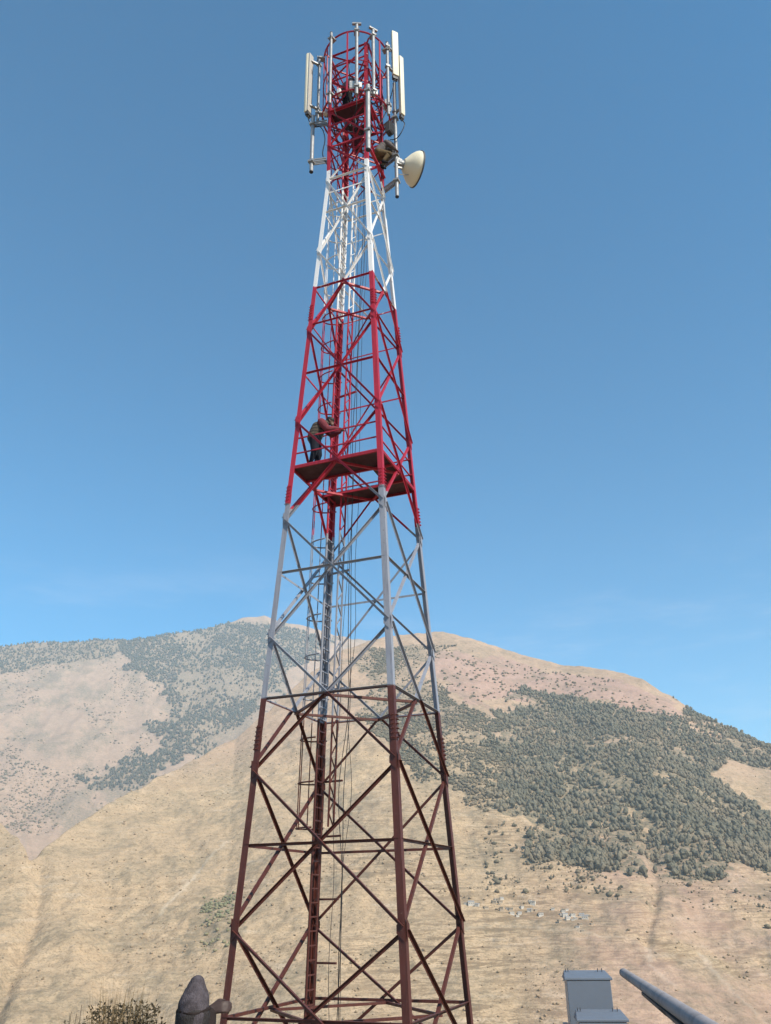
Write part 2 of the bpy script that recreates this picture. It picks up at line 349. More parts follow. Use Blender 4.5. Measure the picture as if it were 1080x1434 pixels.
def near_ground_mat():
    m = NT('stony_ground'); v = m.coord(); n = m.noise(v, 0.8, 6, 0.7); n2 = m.noise(v, 9, 5, 0.7)
    col = m.mix(m.ramp(n, 0.35, 0.65), (0.30, 0.22, 0.13), (0.22, 0.17, 0.11))
    col = m.mix(m.math('MULTIPLY', m.ramp(n2, 0.5, 0.7), 0.6), col, (0.15, 0.12, 0.09))
    m.bump(n2, 0.7, 0.05)
    return m.done(col, 0.95, 0, 0.1)
MT['near'] = near_ground_mat()

front = np.arange(-31, 31.001, 0.078)
azs = np.concatenate([np.linspace(-180, -60, 41)[:-1], np.linspace(-60, -31, 60)[:-1], front, np.linspace(31, 60, 60)[1:], np.linspace(60, 180, 41)[1:-1]])
def sheet(name, rs, mat, cover=True):
    A, RR = np.meshgrid(np.radians(azs), rs)
    X = RR * np.sin(A); Y = RR * np.cos(A); Z = terrain(X, Y) + H
    nr, nc = X.shape
    co = np.stack([X, Y, Z], -1).reshape(-1, 3)
    i = np.arange(nr - 1)[:, None] * nc; j = np.arange(nc)[None, :]; j2 = (j + 1) % nc
    q = np.stack([i + j, i + nc + j, i + nc + j2, i + j2], -1).reshape(-1, 4)[:, ::-1]
    me = bpy.data.meshes.new(name)
    me.vertices.add(len(co)); me.vertices.foreach_set('co', co.ravel())
    me.loops.add(q.size); me.loops.foreach_set('vertex_index', q.ravel().astype(np.int32))
    me.polygons.add(len(q)); me.polygons.foreach_set('loop_start', np.arange(0, q.size, 4, dtype=np.int32))
    me.update(calc_edges=True); me.materials.append(mat)
    me.polygons.foreach_set('use_smooth', np.ones(len(q), bool))
    if cover:
        x, y = X.ravel(), Y.ravel(); col = np.zeros((len(x), 4), np.float32); col[:, 3] = 1
        r = np.hypot(x, y)
        wood = np.maximum.reduce([(warped(x, y, PINE, 70, 130) & (fbm(x, y, 90, 4, 501, 0.6) + .35 * fbm(x, y, 25, 3, 503) > -.5)) * 0.9, warped(x, y, SCRUB, 60, 130) * np.clip(.6 + fbm(x, y, 50, 4, 505, .65), 0, .8), warped(x, y, FARWOOD, 130, 130) * 0.8, warped(x, y, TOPWOOD, 60, 130) * 0.8, warped(x, y, GREENBUSH, 30, 60) * 0.5])
        patch = np.clip((fbm(x, y, 45, 5, 401, 0.6) - 0.02) * 4, 0, 1) * 0.9
        patch1 = np.clip((fbm(x, y, 180, 6, 411, 0.8) + 0.06) * 3, 0, 1) * 0.75
        az = np.degrees(np.arctan2(x, y))
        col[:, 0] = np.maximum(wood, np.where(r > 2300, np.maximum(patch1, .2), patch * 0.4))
        col[:, 1] = np.maximum(warped(x, y, REDSOIL, 70, 90) * 0.8, np.where(r > 2300, 0.52, np.maximum(np.clip((r - 1250) / 700, 0, 0.35), np.clip((az - 7) / 7, 0, 1) * np.clip(.42 + fbm(x, y, 120, 5, 601, .65) * .9, 0, .5) * np.clip((1080 - r) / 120, 0, 1))))
        pd = np.full(len(x), 1e9)
        for PT in PATHS:
            for (xa, ya), (xb, yb) in zip(PT[:-1], PT[1:]):
                t = np.clip(((x - xa) * (xb - xa) + (y - ya) * (yb - ya)) / ((xb - xa) ** 2 + (yb - ya) ** 2), 0, 1)
                pd = np.minimum(pd, np.hypot(x - xa - t * (xb - xa) + 3 * np.sin(y / 17), y - ya - t * (yb - ya)))
        pa = me.attributes.new('path', 'FLOAT', 'POINT'); pa.data.foreach_set('value', (np.clip(1 - pd / 3.5, 0, 1) * 0.8).astype(np.float32))
        col[:, 2] = np.where(r > 2300, 0.1, np.clip((1350 - r) / 400, 0.15, 1) * np.clip(.5 + (az + 6) / 14, .42, 1))
        at = me.color_attributes.new('cover', 'FLOAT_COLOR', 'POINT'); at.data.foreach_set('color', col.ravel())
    o = bpy.data.objects.new(name, me); C.objects.link(o); o['kind'] = 'structure'
    return o
sheet('ground', np.concatenate([[0.02], np.linspace(0.6, 30, 34), np.geomspace(33, 380, 30)]), MT['near'], False)
sheet('hillside', np.concatenate([np.linspace(380, 580, 18)[:-1], np.linspace(580, 2060, 440)[:-1], np.linspace(2060, 2300, 14)]), MT['hill'])
sheet('far_mountain', np.concatenate([np.linspace(2300, 2700, 18)[:-1], np.linspace(2700, 4400, 150)[:-1], np.geomspace(4400, 9000, 14)]), MT['hill'])

# ------------------------------------------------------------------ woods, scrub, houses on the hillside
rng = np.random.default_rng(7)
def scatter(P, n, jitter=0.0, dens=None, seed=0):
    P = np.array(P, float); lo, hi = P.min(0) - jitter, P.max(0) + jitter; out = []
    g = np.random.default_rng(seed)
    while sum(len(o) for o in out) < n:
        p = g.uniform(lo, hi, (n * 3, 2)); x, y = p[:, 0], p[:, 1]
        k = warped(x, y, P.tolist(), jitter, 130) if jitter else inpoly(x, y, P.tolist())
        if dens is not None: k &= g.random(len(x)) < dens(x, y)
        out.append(p[k])
    return np.concatenate(out)[:n]
def ico_blob(seed, kind):
    bm = bmesh.new(); bmesh.ops.create_icosphere(bm, subdivisions=2 if kind != 'bush' else 1, radius=1.0)
    g = np.random.default_rng(seed)
    for v in bm.verts:
        c = v.co.copy(); k = 1 + g.uniform(-0.28, 0.28)
        if kind == 'pine':
            w = 0.27 * (1.12 - 0.55 * (c.z + 1) / 2) * k
            v.co = Vector((c.x * w, c.y * w, 0.56 + c.z * 0.44 * (1 + g.uniform(-.08, .08))))
        elif kind == 'round':
            v.co = Vector((c.x * 0.42 * k, c.y * 0.42 * k, 0.55 + c.z * 0.45 * k))
        else:
            v.co = Vector((c.x * 0.6 * k, c.y * 0.6 * k, 0.35 + c.z * 0.42 * k))
    if kind != 'bush':
        bmesh.ops.create_cone(bm, cap_ends=False, segments=5, radius1=0.035, radius2=0.02, depth=0.3, matrix=Matrix.Translation((0, 0, 0.08)))
    bmesh.ops.triangulate(bm, faces=bm.faces)
    V = np.array([v.co[:] for v in bm.verts]); F = np.array([[v.index for v in f.verts] for f in bm.faces]); bm.free()
    return V, F
def foliage_mat(name, a, b, c, s=0.09):
    m = NT(name); g = m.new('ShaderNodeNewGeometry'); v = g.outputs['Position']
    n = m.noise(v, s, 2, 0.6); n2 = m.noise(v, 0.9, 3, 0.7); n0 = m.noise(v, 0.014, 3, 0.6)
    col = m.mix(m.ramp(n, 0.35, 0.65), a, b); col = m.mix(m.math('MULTIPLY', m.ramp(n0, 0.45, 0.65), 0.5), col, tuple(q * w for q, w in zip(b, (1.5, 1.3, 1.25)))); col = m.mix(m.math('MULTIPLY', m.ramp(n2, 0.45, 0.7), 0.6), col, c)
    m.bump(n2, 0.6, 0.8)
    return m.done(col, 0.9, 0, 0.1)
MT['pine'] = foliage_mat('pine_needles', (0.125, 0.117, 0.083), (0.20, 0.176, 0.12), (0.078, 0.076, 0.055))
MT['farpine'] = foliage_mat('far_wood_needles', (0.075, 0.085, 0.055), (0.11, 0.10, 0.075), (0.05, 0.055, 0.04))
MT['scrub'] = foliage_mat('dry_scrub', (0.17, 0.145, 0.09), (0.25, 0.195, 0.125), (0.12, 0.105, 0.065))
MT['olive'] = foliage_mat('olive_scrub', (0.125, 0.112, 0.075), (0.19, 0.16, 0.105), (0.085, 0.08, 0.055))
MT['weeds'] = foliage_mat('bleached_weeds', (0.25, 0.185, 0.11), (0.33, 0.25, 0.16), (0.17, 0.125, 0.075))
MT['greenbush'] = foliage_mat('green_scrub', (0.19, 0.19, 0.105), (0.25, 0.225, 0.13), (0.13, 0.13, 0.075))
def mass(name, pts, hs, variants, mat, label, cat, sink=0.06):
    V_, F_, off = [], [], 0
    g = np.random.default_rng(len(pts)); z = terrain(pts[:, 0], pts[:, 1]) + H
    for i, (p, h, zz) in enumerate(zip(pts, hs, z)):
        V, F = variants[i % len(variants)]; a = g.uniform(0, 6.28); c, s = math.cos(a), math.sin(a); w = g.uniform(.8, 1.25)
        V_.append(np.stack([(V[:, 0] * c - V[:, 1] * s) * h * w + p[0], (V[:, 0] * s + V[:, 1] * c) * h * w + p[1], (V[:, 2] - sink) * h + zz], 1))
        F_.append(F + off); off += len(V)
    V_ = np.concatenate(V_); F_ = np.concatenate(F_)
    me = bpy.data.meshes.new(name); me.vertices.add(len(V_)); me.vertices.foreach_set('co', V_.ravel())
    me.loops.add(F_.size); me.loops.foreach_set('vertex_index', F_.ravel().astype(np.int32))
    me.polygons.add(len(F_)); me.polygons.foreach_set('loop_start', np.arange(0, F_.size, 3, dtype=np.int32))
    me.update(calc_edges=True); me.materials.append(mat)
    o = bpy.data.objects.new(name, me); C.objects.link(o)
    return tag(o, label, cat, None, 'stuff')
def ragged(seed):
    g = np.random.default_rng(seed); V_, F_, off = [], [], 0
    for k in range(2):
        V, F = ico_blob(seed * 7 + k, 'bush'); sx = g.uniform(.42, .62) * (1, .75)[k]; sz = g.uniform(.75, 1.15) * (1, .7)[k]
        V = V * (sx, sx, sz) + (0 if k == 0 else g.uniform(-.2, .2), 0 if k == 0 else g.uniform(-.2, .2), (.08, .42)[k]); V_.append(V); F_.append(F + off); off += len(V)
    return np.concatenate(V_), np.concatenate(F_)
ragpines = [ragged(70 + k) for k in range(9)]
pines = [ico_blob(k, 'pine') for k in range(5)] + [ico_blob(9 + k, 'round') for k in range(3)]
bushes = [ico_blob(30 + k, 'bush') for k in range(4)]
dn = lambda s, lo, seed: (lambda x, y: np.clip(0.5 + fbm(x, y, s, 3, seed) * 1.6, lo, 1))
pp = scatter(PINE, 13500, 75, lambda x, y: np.clip(0.7 + fbm(x, y, 90, 4, 501, 0.6) * 1.5 + np.clip((x - 260) / 900, -.15, .25), 0.05, 1), 11)
ph = 2.6 + 7.5 * rng.random(len(pp)) ** 1.7
size = ph / np.hypot(pp[:, 0], pp[:, 1]); near_i = np.argsort(-size)[:300]; rest = np.setdiff1d(np.arange(len(pp)), near_i)
meshes = []
for k, (V, F) in enumerate(pines):
    me = bpy.data.meshes.new('pine_tree'); me.from_pydata(V.tolist(), [], F.tolist()); me.materials.append(MT['pine']); meshes.append(me)
zt = terrain(pp[:, 0], pp[:, 1]) + H
for q, i in enumerate(near_i):
    o = bpy.data.objects.new('pine_tree', meshes[q % len(meshes)]); C.objects.link(o)
    o.location = (pp[i, 0], pp[i, 1], zt[i] - 0.06 * ph[i]); o.rotation_euler = (0, 0, rng.uniform(0, 6.28))
    w = ph[i] * rng.uniform(.8, 1.25); o.scale = (w, w, ph[i])
    tag(o, 'dark green pine among the largest trees of the wood on the right hillside', 'tree', 'pines on the right hillside')
mixed = fbm(pp[rest, 0], pp[rest, 1], 70, 4, 571, .65) + rng.uniform(-.35, .35, len(rest)) > .16
mass('pine_wood', pp[rest[~mixed]], ph[rest[~mixed]], ragpines, MT['pine'], 'dense dark green pine wood covering the right hillside', 'wood')
mass('mixed_wood', pp[rest[mixed]], ph[rest[mixed]] * .8, ragpines, MT['olive'], 'olive brown bare trees mixed into the pine wood on the right hillside', 'wood')
sp_ = scatter(SCRUB, 8500, 70, dn(80, 0.1, 511), 12)
mass('hillside_scrub', sp_, 1.2 + 4.6 * rng.random(len(sp_)) ** 1.6, bushes + ragpines[:3], MT['olive'], 'dry olive scrub and small trees on the slope behind the tower', 'scrub')
rp = scatter(REDSOIL, 420, 30, dn(60, 0.02, 513), 17)
mass('ridge_scrub', rp, rng.uniform(2, 5.5, len(rp)), bushes, MT['scrub'], 'scattered bushes on the reddish bare soil under the ridge', 'scrub')
def slope_pts(n, a0, a1, r0, r1, seed, dens):
    g = np.random.default_rng(seed); out = []
    while sum(map(len, out)) < n:
        a = np.radians(g.uniform(a0, a1, n * 2)); r = g.uniform(r0, r1, n * 2); p = np.stack([r * np.sin(a), r * np.cos(a)], 1)
        k = g.random(n * 2) < dens(p[:, 0], p[:, 1]); out.append(p[k])
    return np.concatenate(out)[:n]
tp = slope_pts(9500, -27, 27, 590, 1500, 14, lambda x, y: np.clip(fbm(x, y, 60, 4, 521, .6) * 2.5 + .25, .04, 1))
mass('terrace_weeds', tp, 0.35 + 2.0 * rng.random(len(tp)) ** 3.5, bushes, MT['weeds'], 'small dry bushes dotted over the tan terraced slope', 'scrub')
fr_ = slope_pts(900, 6, 27, 800, 1010, 23, lambda x, y: np.clip(.25 + fbm(x, y, 60, 4, 581, .65) * 2.2, 0, 1) * np.clip((np.hypot(x, y) - 800) / 200, 0, 1))
mass('wood_fringe', fr_, 1.0 + 4.2 * rng.random(len(fr_)) ** 2, bushes + ragpines[:4], MT['olive'], 'scattered bushes thinning out below the pine wood', 'scrub')
gp = scatter(GREENBUSH, 300, 26, dn(25, .05, 551), 15)
mass('green_thicket', gp, 0.8 + 2.8 * rng.random(len(gp)) ** 1.5, bushes, MT['greenbush'], 'pale green thicket on the tan slope left of the tower leg', 'thicket')
fw = scatter(FARWOOD, 7000, 130, dn(200, 0.15, 531), 16)
mass('far_wood', fw, rng.uniform(7, 15, len(fw)), ragpines, MT['farpine'], 'hazy grey green wood on the far mountain at left', 'wood')
tw = scatter(TOPWOOD, 1300, 60, None, 18)
mass('ridge_wood', tw, rng.uniform(7, 14, len(tw)), ragpines, MT['farpine'], 'dark wood along the far ridge at upper left', 'wood')
fb = slope_pts(5200, -28, -8, 2700, 4150, 19, lambda x, y: np.clip(fbm(x, y, 220, 5, 541, .6) * 2.6 + .1, 0, 1))
mass('far_scrub', fb, 2 + 6 * rng.random(len(fb)) ** 2, bushes, MT['scrub'], 'bushes dotted over the pale far mountain slope at left', 'scrub')

MT['limewash'] = plain('limewashed_wall', (0.55, 0.50, 0.43), 0.85, 0, 0.3, 0.5, (0.75, 0.7, 0.6))
MT['mud'] = plain('mud_wall', (0.47, 0.37, 0.26), 0.9, 0, 0.3, 0.5)
MT['rooftin'] = plain('grey_tin_roof', (0.38, 0.35, 0.32), 0.5, 0.2, 0.3, 0.5)
MT['darkhole'] = plain('dark_window', (0.04, 0.04, 0.045), 0.3)
def house_mesh(k):
    b = MB(); w, d, h = [(8, 6, 4.5), (10, 6, 5.5), (6.5, 6, 3.6)][k]
    b.box((0, 0, h / 2 - 1), (w, d, h + 2)); b.cm = 1
    if k == 1:
        b.add([(-w / 2 - .5, -d / 2 - .5, h + .02), (w / 2 + .5, -d / 2 - .5, h + .02), (w / 2 + .5, d / 2 + .5, h + .02), (-w / 2 - .5, d / 2 + .5, h + .02), (-w / 2 - .5, 0, h + 1.6), (w / 2 + .5, 0, h + 1.6)],
              [(0, 1, 5, 4), (2, 3, 4, 5), (0, 4, 3), (1, 2, 5), (3, 2, 1, 0)])
    else: b.box((0, 0, h + .16), (w + .7, d + .7, .3))
    b.cm = 2
    for x in (-w * .3, 0, w * .3): b.box((x, -d / 2 - .02, h * .55), (1.0, .12, 1.3))
    o = b.build('hillside_house', [MT['limewash' if k != 2 else 'mud'], MT['rooftin' if k != 2 else 'mud'], MT['darkhole']])
    return o
hp = scatter(VILLAGE, 44, 6, None, 21); hz = terrain(hp[:, 0], hp[:, 1]) + H
proto = {}
for q, p in enumerate(hp):
    k = (0, 2, 1, 2, 0)[q % 5]
    if k not in proto: o = proto[k] = house_mesh(k)
    else: o = proto[k].copy(); C.objects.link(o)
    o.location = (p[0], p[1], hz[q] - 0.3); o.rotation_euler = (0, 0, rng.uniform(-.5, .5)); f = rng.uniform(.32, .58); o.scale = (f, f, f)
    tag(o, 'tiny whitewashed house in the village on the tan slope right of the tower', 'house', 'village houses on the slope')

# ------------------------------------------------------------------ haze
hb = MB(); hb.box((0, 0, (H - 172 + 1425) / 2), (18800, 18800, 1425 - (H - 172)))
hm = bpy.data.materials.new('pale_haze'); hm.use_nodes = True; ht = hm.node_tree; ht.nodes.clear()
ho = ht.nodes.new('ShaderNodeOutputMaterial'); hv = ht.nodes.new('ShaderNodeVolumePrincipled')
hv.inputs['Color'].default_value = (0.76, 0.90, 1.0, 1); hv.inputs['Density'].default_value = 0.000108; hv.inputs['Anisotropy'].default_value = 0.0
ht.links.new(hv.outputs[0], ho.inputs['Volume'])
hz_o = hb.build('haze', hm); tag(hz_o, 'thin pale haze filling the valley air', 'haze', None, 'stuff')

# ------------------------------------------------------------------ the lattice tower
TW = empty('lattice_tower', (-0.49225 * 1.8, 21.6, 0), R(-21.1672))
tag(TW, 'tall four-legged lattice telecom tower banded in red, white and rust brown', 'tower')
S = 1.8
lv = {'f': -3.9 / S, 'b': -1.20, 'n0': -0.27, 'm0': 0.69, 'n1': 1.63, 'm1': 2.58, 'n2': 3.48, 'm2': 4.46, 'n3': 5.36, 'm3': 6.26, 'n4': 7.14, 'm4': 8.10, 'n5': 9.02, 'm5': 9.98, 'n6': 10.86, 'm6': 11.84, 'n7': 12.69}
LZ = {k: v * S + H for k, v in lv.items()}
Z7 = LZ['n7']; ZT = 29.4 + H
def half(z): return max(1.121 * S - 0.0541 * (z - H), 0.782)
SG = [(-1, -1), (1, -1), (1, 1), (-1, 1)]             # A left, B front, C right, D back
def corner(i, z): h = half(z); return Vector((SG[i % 4][0] * h, SG[i % 4][1] * h, z))
NRM = [Vector((0, -1, 0)), Vector((1, 0, 0)), Vector((0, 1, 0)), Vector((-1, 0, 0))]   # faces AB, BC, CD, DA
def legw(z): return 0.165 - 0.035 * min(z / Z7, 1)
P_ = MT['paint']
splice_z = [LZ['n1'] + 0.75, LZ['n3'] + 0.75, LZ['n5'] + 0.72]
cuts = [0.0] + splice_z + [Z7, ZT]
for i in range(4):
    sx, sy = SG[i]
    for z0, z1 in zip(cuts[:-1], cuts[1:]):
        b = MB(); w = legw((z0 + z1) / 2)
        b.angle(corner(i, z0), corner(i, z1), w, 0.02, (-sx, 0, 0), (0, -sy, 0)); b.build('leg_section', P_, TW)
    for z in splice_z:                                 # bolted splice with studs standing out of both flanges
        b = MB(); w = legw(z)
        c0, c1 = corner(i, z - .3), corner(i, z + .3); o_ = Vector((sx, sy, 0)) * 0.012
        b.angle(c0 + o_, c1 + o_, w * .92, 0.011, (-sx, 0, 0), (0, -sy, 0))
        for k in range(6):
            zz = z - .26 + k * .104; c = corner(i, zz) + o_
            for fr in (.35, .7):
                b.tube([c + Vector((-sx * w * fr, 0, 0)), c + Vector((-sx * w * fr, sy * .05, 0))], .014, 6)
                b.tube([c + Vector((0, -sy * w * fr, 0)), c + Vector((sx * .05, -sy * w * fr, 0))], .014, 6)
        b.build('splice_plate', P_, TW)
    b = MB(); c = corner(i, 0); b.box((c.x, c.y, .06), (.55, .55, .05))
    for dx in (-.2, .2):
        for dy in (-.2, .2): b.tube([(c.x + dx, c.y + dy, .08), (c.x + dx, c.y + dy, .2)], .02, 6)
    b.build('base_plate', P_, TW)
def brace(name, p0, p1, n, w, dark, off=0.0, t=0.009):
    """angle bar in a face with outward normal n; dark: outstanding leg outward along the upper edge, so that it shades the rest"""
    d = (p1 - p0).normalized(); a = n.cross(d).normalized()
    if a.z < 0: a = -a
    p0 = p0 + n * off + d * .05; p1 = p1 + n * off - d * .05
    b = MB()
    if dark: b.angle(p0 + a * w * .5, p1 + a * w * .5, w, t, -a, n)
    else: b.angle(p0 + a * w * .5, p1 + a * w * .5, w, t, -a, -n)
    return b.build(name, P_, TW)
panels = [('f', 'b', 'n0'), ('n0', 'm0', 'n1'), ('n1', 'm1', 'n2'), ('n2', 'm2', 'n3'), ('n3', 'm3', 'n4'), ('n4', 'm4', 'n5'), ('n5', 'm5', 'n6'), ('n6', 'm6', 'n7')]
for f in range(4):
    n = NRM[f]
    for a, mdl, c in panels:
        z0, zm, z1 = LZ[a], LZ[mdl], LZ[c]; w = 0.074 - 0.024 * z0 / Z7
        if a == 'f': z0 = 0.25
        i, j = f, (f + 1) % 4
        brace('diagonal_brace', corner(i, z1), corner(j, z0), n, w, True, 0.012)
        brace('diagonal_brace', corner(j, z1), corner(i, z0), n, w, f == 0, -0.035 - .1 * (f == 0))
        brace('horizontal_brace', corner(i, zm), corner(j, zm), n, w * .9, True, -0.055)
    zs = [Z7, 24.56 + H, 26.3 + H, 27.95 + H, ZT - .05]
    for q, (z0, z1) in enumerate(zip(zs[:-1], zs[1:])):
        i, j = f, (f + 1) % 4
        brace('diagonal_brace', corner(i, z1), corner(j, z0), n, .046, True, 0.012)
        brace('diagonal_brace', corner(j, z1), corner(i, z0), n, .046, f == 0, -0.03 - .06 * (f == 0))
    for z in (Z7 + .05, 26.25 + H, ZT - .08): brace('horizontal_brace', corner(f, z), corner(f + 1, z), n, .055, True, -.045)
    for z in (LZ['n5'] + .25, LZ['n7'] - .55): brace('horizontal_brace', corner(f, z), corner(f + 1, z), n, .042, z < 21, -.075)
    # gussets at every node
    for k in ('n0', 'n1', 'n2', 'n3', 'n4', 'n5', 'n6', 'n7'):
        z = LZ[k]; tn = Vector((-n.y, n.x, 0)); g_ = 0.24 - .1 * z / Z7
        for e, s_ in ((f, 1), (f + 1, -1)):
            c = corner(e, z); b = MB(); tt = tn * s_
            b.prism(c + n * .024 + tt * .0, c + n * .032, [(0.01, -g_), (g_ * .8, -g_ * .35), (g_ * .8, g_ * .35), (0.01, g_)], tt, (0, 0, 1)); b.build('gusset_plate', P_, TW)
# plan bracing: diamonds between the middles of the faces
for k in ('b', 'm1', 'm3', 'm5'):
    z = LZ[k] - .05; h = half(z) - .06
    mids = [Vector((0, -h, z)), Vector((h, 0, z)), Vector((0, h, z)), Vector((-h, 0, z))]
    for q in range(4):
        b = MB(); b.bar(mids[q], mids[(q + 1) % 4], .07, .06); b.build('plan_brace', P_, TW)

# work platform half way up: floor plates on three sides, guard rails on the front
zp = LZ['m3']; hp_ = half(zp)
PL = empty('work_platform', (0, 0, 0), 0, TW); tag(PL, 'dark red steel work platform half way up')
def plate(x0, x1, y0, y1, z, n, along, parent):
    for k in range(n):
        b = MB()
        if along == 'x': a = x0 + (x1 - x0) * k / n; c = x0 + (x1 - x0) * (k + 1) / n - .008; b.box(((a + c) / 2, (y0 + y1) / 2, z), (c - a, y1 - y0, .03))
        else: a = y0 + (y1 - y0) * k / n; c = y0 + (y1 - y0) * (k + 1) / n - .008; b.box(((x0 + x1) / 2, (a + c) / 2, z), (x1 - x0, c - a, .03))
        b.build('floor_plate', MT['plate'], parent)
e = hp_ - .03
plate(-e, e, -e, -e + .95, zp + .06, 3, 'x', PL)
plate(e - .68, e, -e + .958, e - .758, zp + .06, 2, 'y', PL)
plate(-e, e, e - .75, e, zp + .06, 3, 'x', PL)
b = MB()
for x0, y0, x1, y1 in ((-e, -e, e, -e), (e, -e, e, e), (e, e, -e, e), (-e, e, -e, -e)): b.bar((x0, y0, zp + .02), (x1, y1, zp + .02), .05, .09)
b.bar((-e, -e + .95, zp + .015), (e, -e + .95, zp + .015), .05, .06); b.bar((-e, e - .75, zp + .015), (e, e - .75, zp + .015), .05, .06)
b.build('edge_beam', P_, PL)
for f in (0, 1, 2):
    for dz in (.53, 1.05):
        z = zp + dz; b = MB(); b.bar(corner(f, z) - NRM[f] * .12, corner(f + 1, z) - NRM[f] * .12, .035, .035); b.build('guard_rail', P_, PL)

# ladder with safety hoops and the cable tray, both beside the back leg
def ladpt(z, ox, oy): c = corner(3, z); return Vector((c.x + ox, c.y + oy, z))
LD = empty('ladder', (0, 0, 0), 0, TW); tag(LD, 'caged climbing ladder running up beside the back leg')
zb, zt_ = 1.0, 26.3 + H
for oy in (-.24, -.68):
    b = MB(); b.tube([ladpt(z, .22, oy) for z in np.linspace(zb, Z7, 9)] + [ladpt(zt_, .22, oy)], .034, 8); b.build('rail', P_, LD)
z = zb + .3
while z < zt_ - .1:
    b = MB(); b.bar(ladpt(z, .22, -.24), ladpt(z, .22, -.68), .042, .034); b.build('rung', P_, LD); z += .33
def hoop(z):
    c = (ladpt(z, .22, -.24) + ladpt(z, .22, -.68)) / 2
    return [c + Vector((-.62 * math.sin(a), .36 * math.cos(a), 0)) for a in np.linspace(0, math.pi, 13)]
zh = LZ['b'] + 4.0
hz_list = []
while zh < zt_ - .2: hz_list.append(zh); zh += 1.15
for z in hz_list:
    b = MB(); pts = hoop(z)
    b.tube(pts, .022, 6); b.build('cage_hoop', P_, LD)
for q in (3, 6, 9):
    b = MB(); b.tube([hoop(z)[q] for z in hz_list], .016, 6); b.build('cage_strap', P_, LD)
CT = empty('cable_tray', (0, 0, 0), 0, TW); tag(CT, 'narrow laced cable tray to the right of the ladder')
zc0 = LZ['m0'] + .6
def traypt(z, s_): c = corner(3, z); return Vector((c.x + .62, c.y - .30 - .34 * s_, z))
for s_ in (0, 1):
    b = MB(); b.tube([traypt(z, s_) for z in np.linspace(zc0, Z7, 8)] + [traypt(27.0 + H, s_)], .028, 6); b.build('rail', P_, CT)
z = zc0; k = 0
while z < 26.8 + H:
    b = MB(); b.bar(traypt(z, k % 2), traypt(z + .36, (k + 1) % 2), .034, .02); b.build('lacing_bar', P_, CT); z += .36; k += 1
for z in (zc0 - .2, zc0 + 1.2, LZ['n0'] + .6, LZ['b'] + .8, LZ['m1'] + .9, LZ['m2'] + 1, LZ['m4'] + .5):
    b = MB(); c = corner(3, z); b.bar(c + Vector((.05, -.1, 0)), c + Vector((.80, -.22, 0)), .06, .05); b.build('tray_bracket', P_, TW)

# head of the tower: platform, circular cage, pipes
TP = empty('top_platform', (0, 0, 0), 0, TW); tag(TP, 'dark red triangular-looking top platform inside the circular cage')
zq = 26.3 + H; g_ = .78
plate(-g_, g_, -g_, -g_ + .62, zq + .07, 2, 'x', TP); plate(-.42, .42, g_ - .52, g_, zq + .07, 1, 'x', TP); plate(g_ - .4, g_, -g_ + .63, g_ - .53, zq + .07, 1, 'y', TP)
b = MB()
for x0, y0, x1, y1 in ((-g_, -g_, g_, -g_), (g_, -g_, g_, g_), (g_, g_, -g_, g_), (-g_, g_, -g_, -g_)): b.bar((x0, y0, zq + .03), (x1, y1, zq + .03), .05, .07)
b.build('edge_beam', P_, TP)
RC = empty('cage_ring', (0, 0, 0), 0, TW); tag(RC, 'round red handrail cage around the tower head')
for z in (29.65 + H, 28.05 + H, 26.45 + H):
    b = MB(); b.ring((0, 0, z), 1.25, .035 if z != 28.05 + H else .022); b.build('hoop', P_, RC)
for a in (20, 60, 110, 150, 200, 232, 278, 338):
    b = MB(); a = R(a); b.bar((1.25 * math.cos(a), 1.25 * math.sin(a), 26.4 + H), (1.25 * math.cos(a), 1.25 * math.sin(a), 29.66 + H), .06, .03, (math.cos(a), math.sin(a), 0)); b.build('post', P_, RC)
for i in range(4):
    for z in (29.3 + H, 26.45 + H):
        c = corner(i, z); d = Vector((SG[i][0], SG[i][1], 0)).normalized(); b = MB(); b.bar(c, d * 1.25 + Vector((0, 0, z + .1)), .05, .05); b.build('strut', P_, RC)
for z in (24.5 + H, 25.6 + H, 27.2 + H, 27.95 + H, 28.7 + H):    # cross bars inside the head
    for i in (0, 1):
        b = MB(); b.bar(corner(i, z), corner(i + 2, z + .02 * (1 - 2 * i)), .045, .05); b.build('cross_bar', P_, TW)
    for f in range(4):
        b = MB(); b.bar(corner(f, z) - NRM[f] * .05, corner(f + 1, z) - NRM[f] * .05, .04, .05); b.build('cross_bar', P_, TW)
G_ = MT['galv']
def clamp(b, x, y, z, r):
    d = Vector((x, y, 0)).normalized(); rot = Matrix.Rotation(math.atan2(d.y, d.x), 3, 'Z')
    b.box((x - d.x * .08, y - d.y * .08, z), (.2, .2, .07), rot); b.box((x + d.x * (r + .02), y + d.y * (r + .02), z), (.03, .2, .07), rot)
    for s_ in (-.085, .085):
        q = rot @ Vector((0, s_, 0)); b.tube([(x - d.x * .2 + q.x, y - d.y * .2 + q.y, z), (x + d.x * .12 + q.x, y + d.y * .12 + q.y, z)], .011, 6)
def mount(ang, rad, z0, z1, r, tee=False, zcl=None):
    a = R(ang); x, y = rad * math.cos(a), rad * math.sin(a)
    b = MB(); b.tube([(x, y, z0 + H), (x, y, z1 + H)], r, 14); o = b.build('mount_pipe', G_, TW, True)
    for z in (zcl or (26.5, 29.55)):
        b = MB(); clamp(b, x, y, z + H, r); b.build('pipe_clamp', MT['galv'], o)
    b = MB(); b.tube([(x, y, z1 + H), (x, y, z1 + H + .03)], r * 1.06, 14); b.build('end_cap', MT['black'], o)
    if tee:
        b = MB(); t = Vector((-math.sin(a), math.cos(a), 0)); c = Vector((x, y, z1 + H + .06)); b.bar(c - t * .17, c + t * .17, .09, .07); b.build('tee_head', G_, o)
    return o
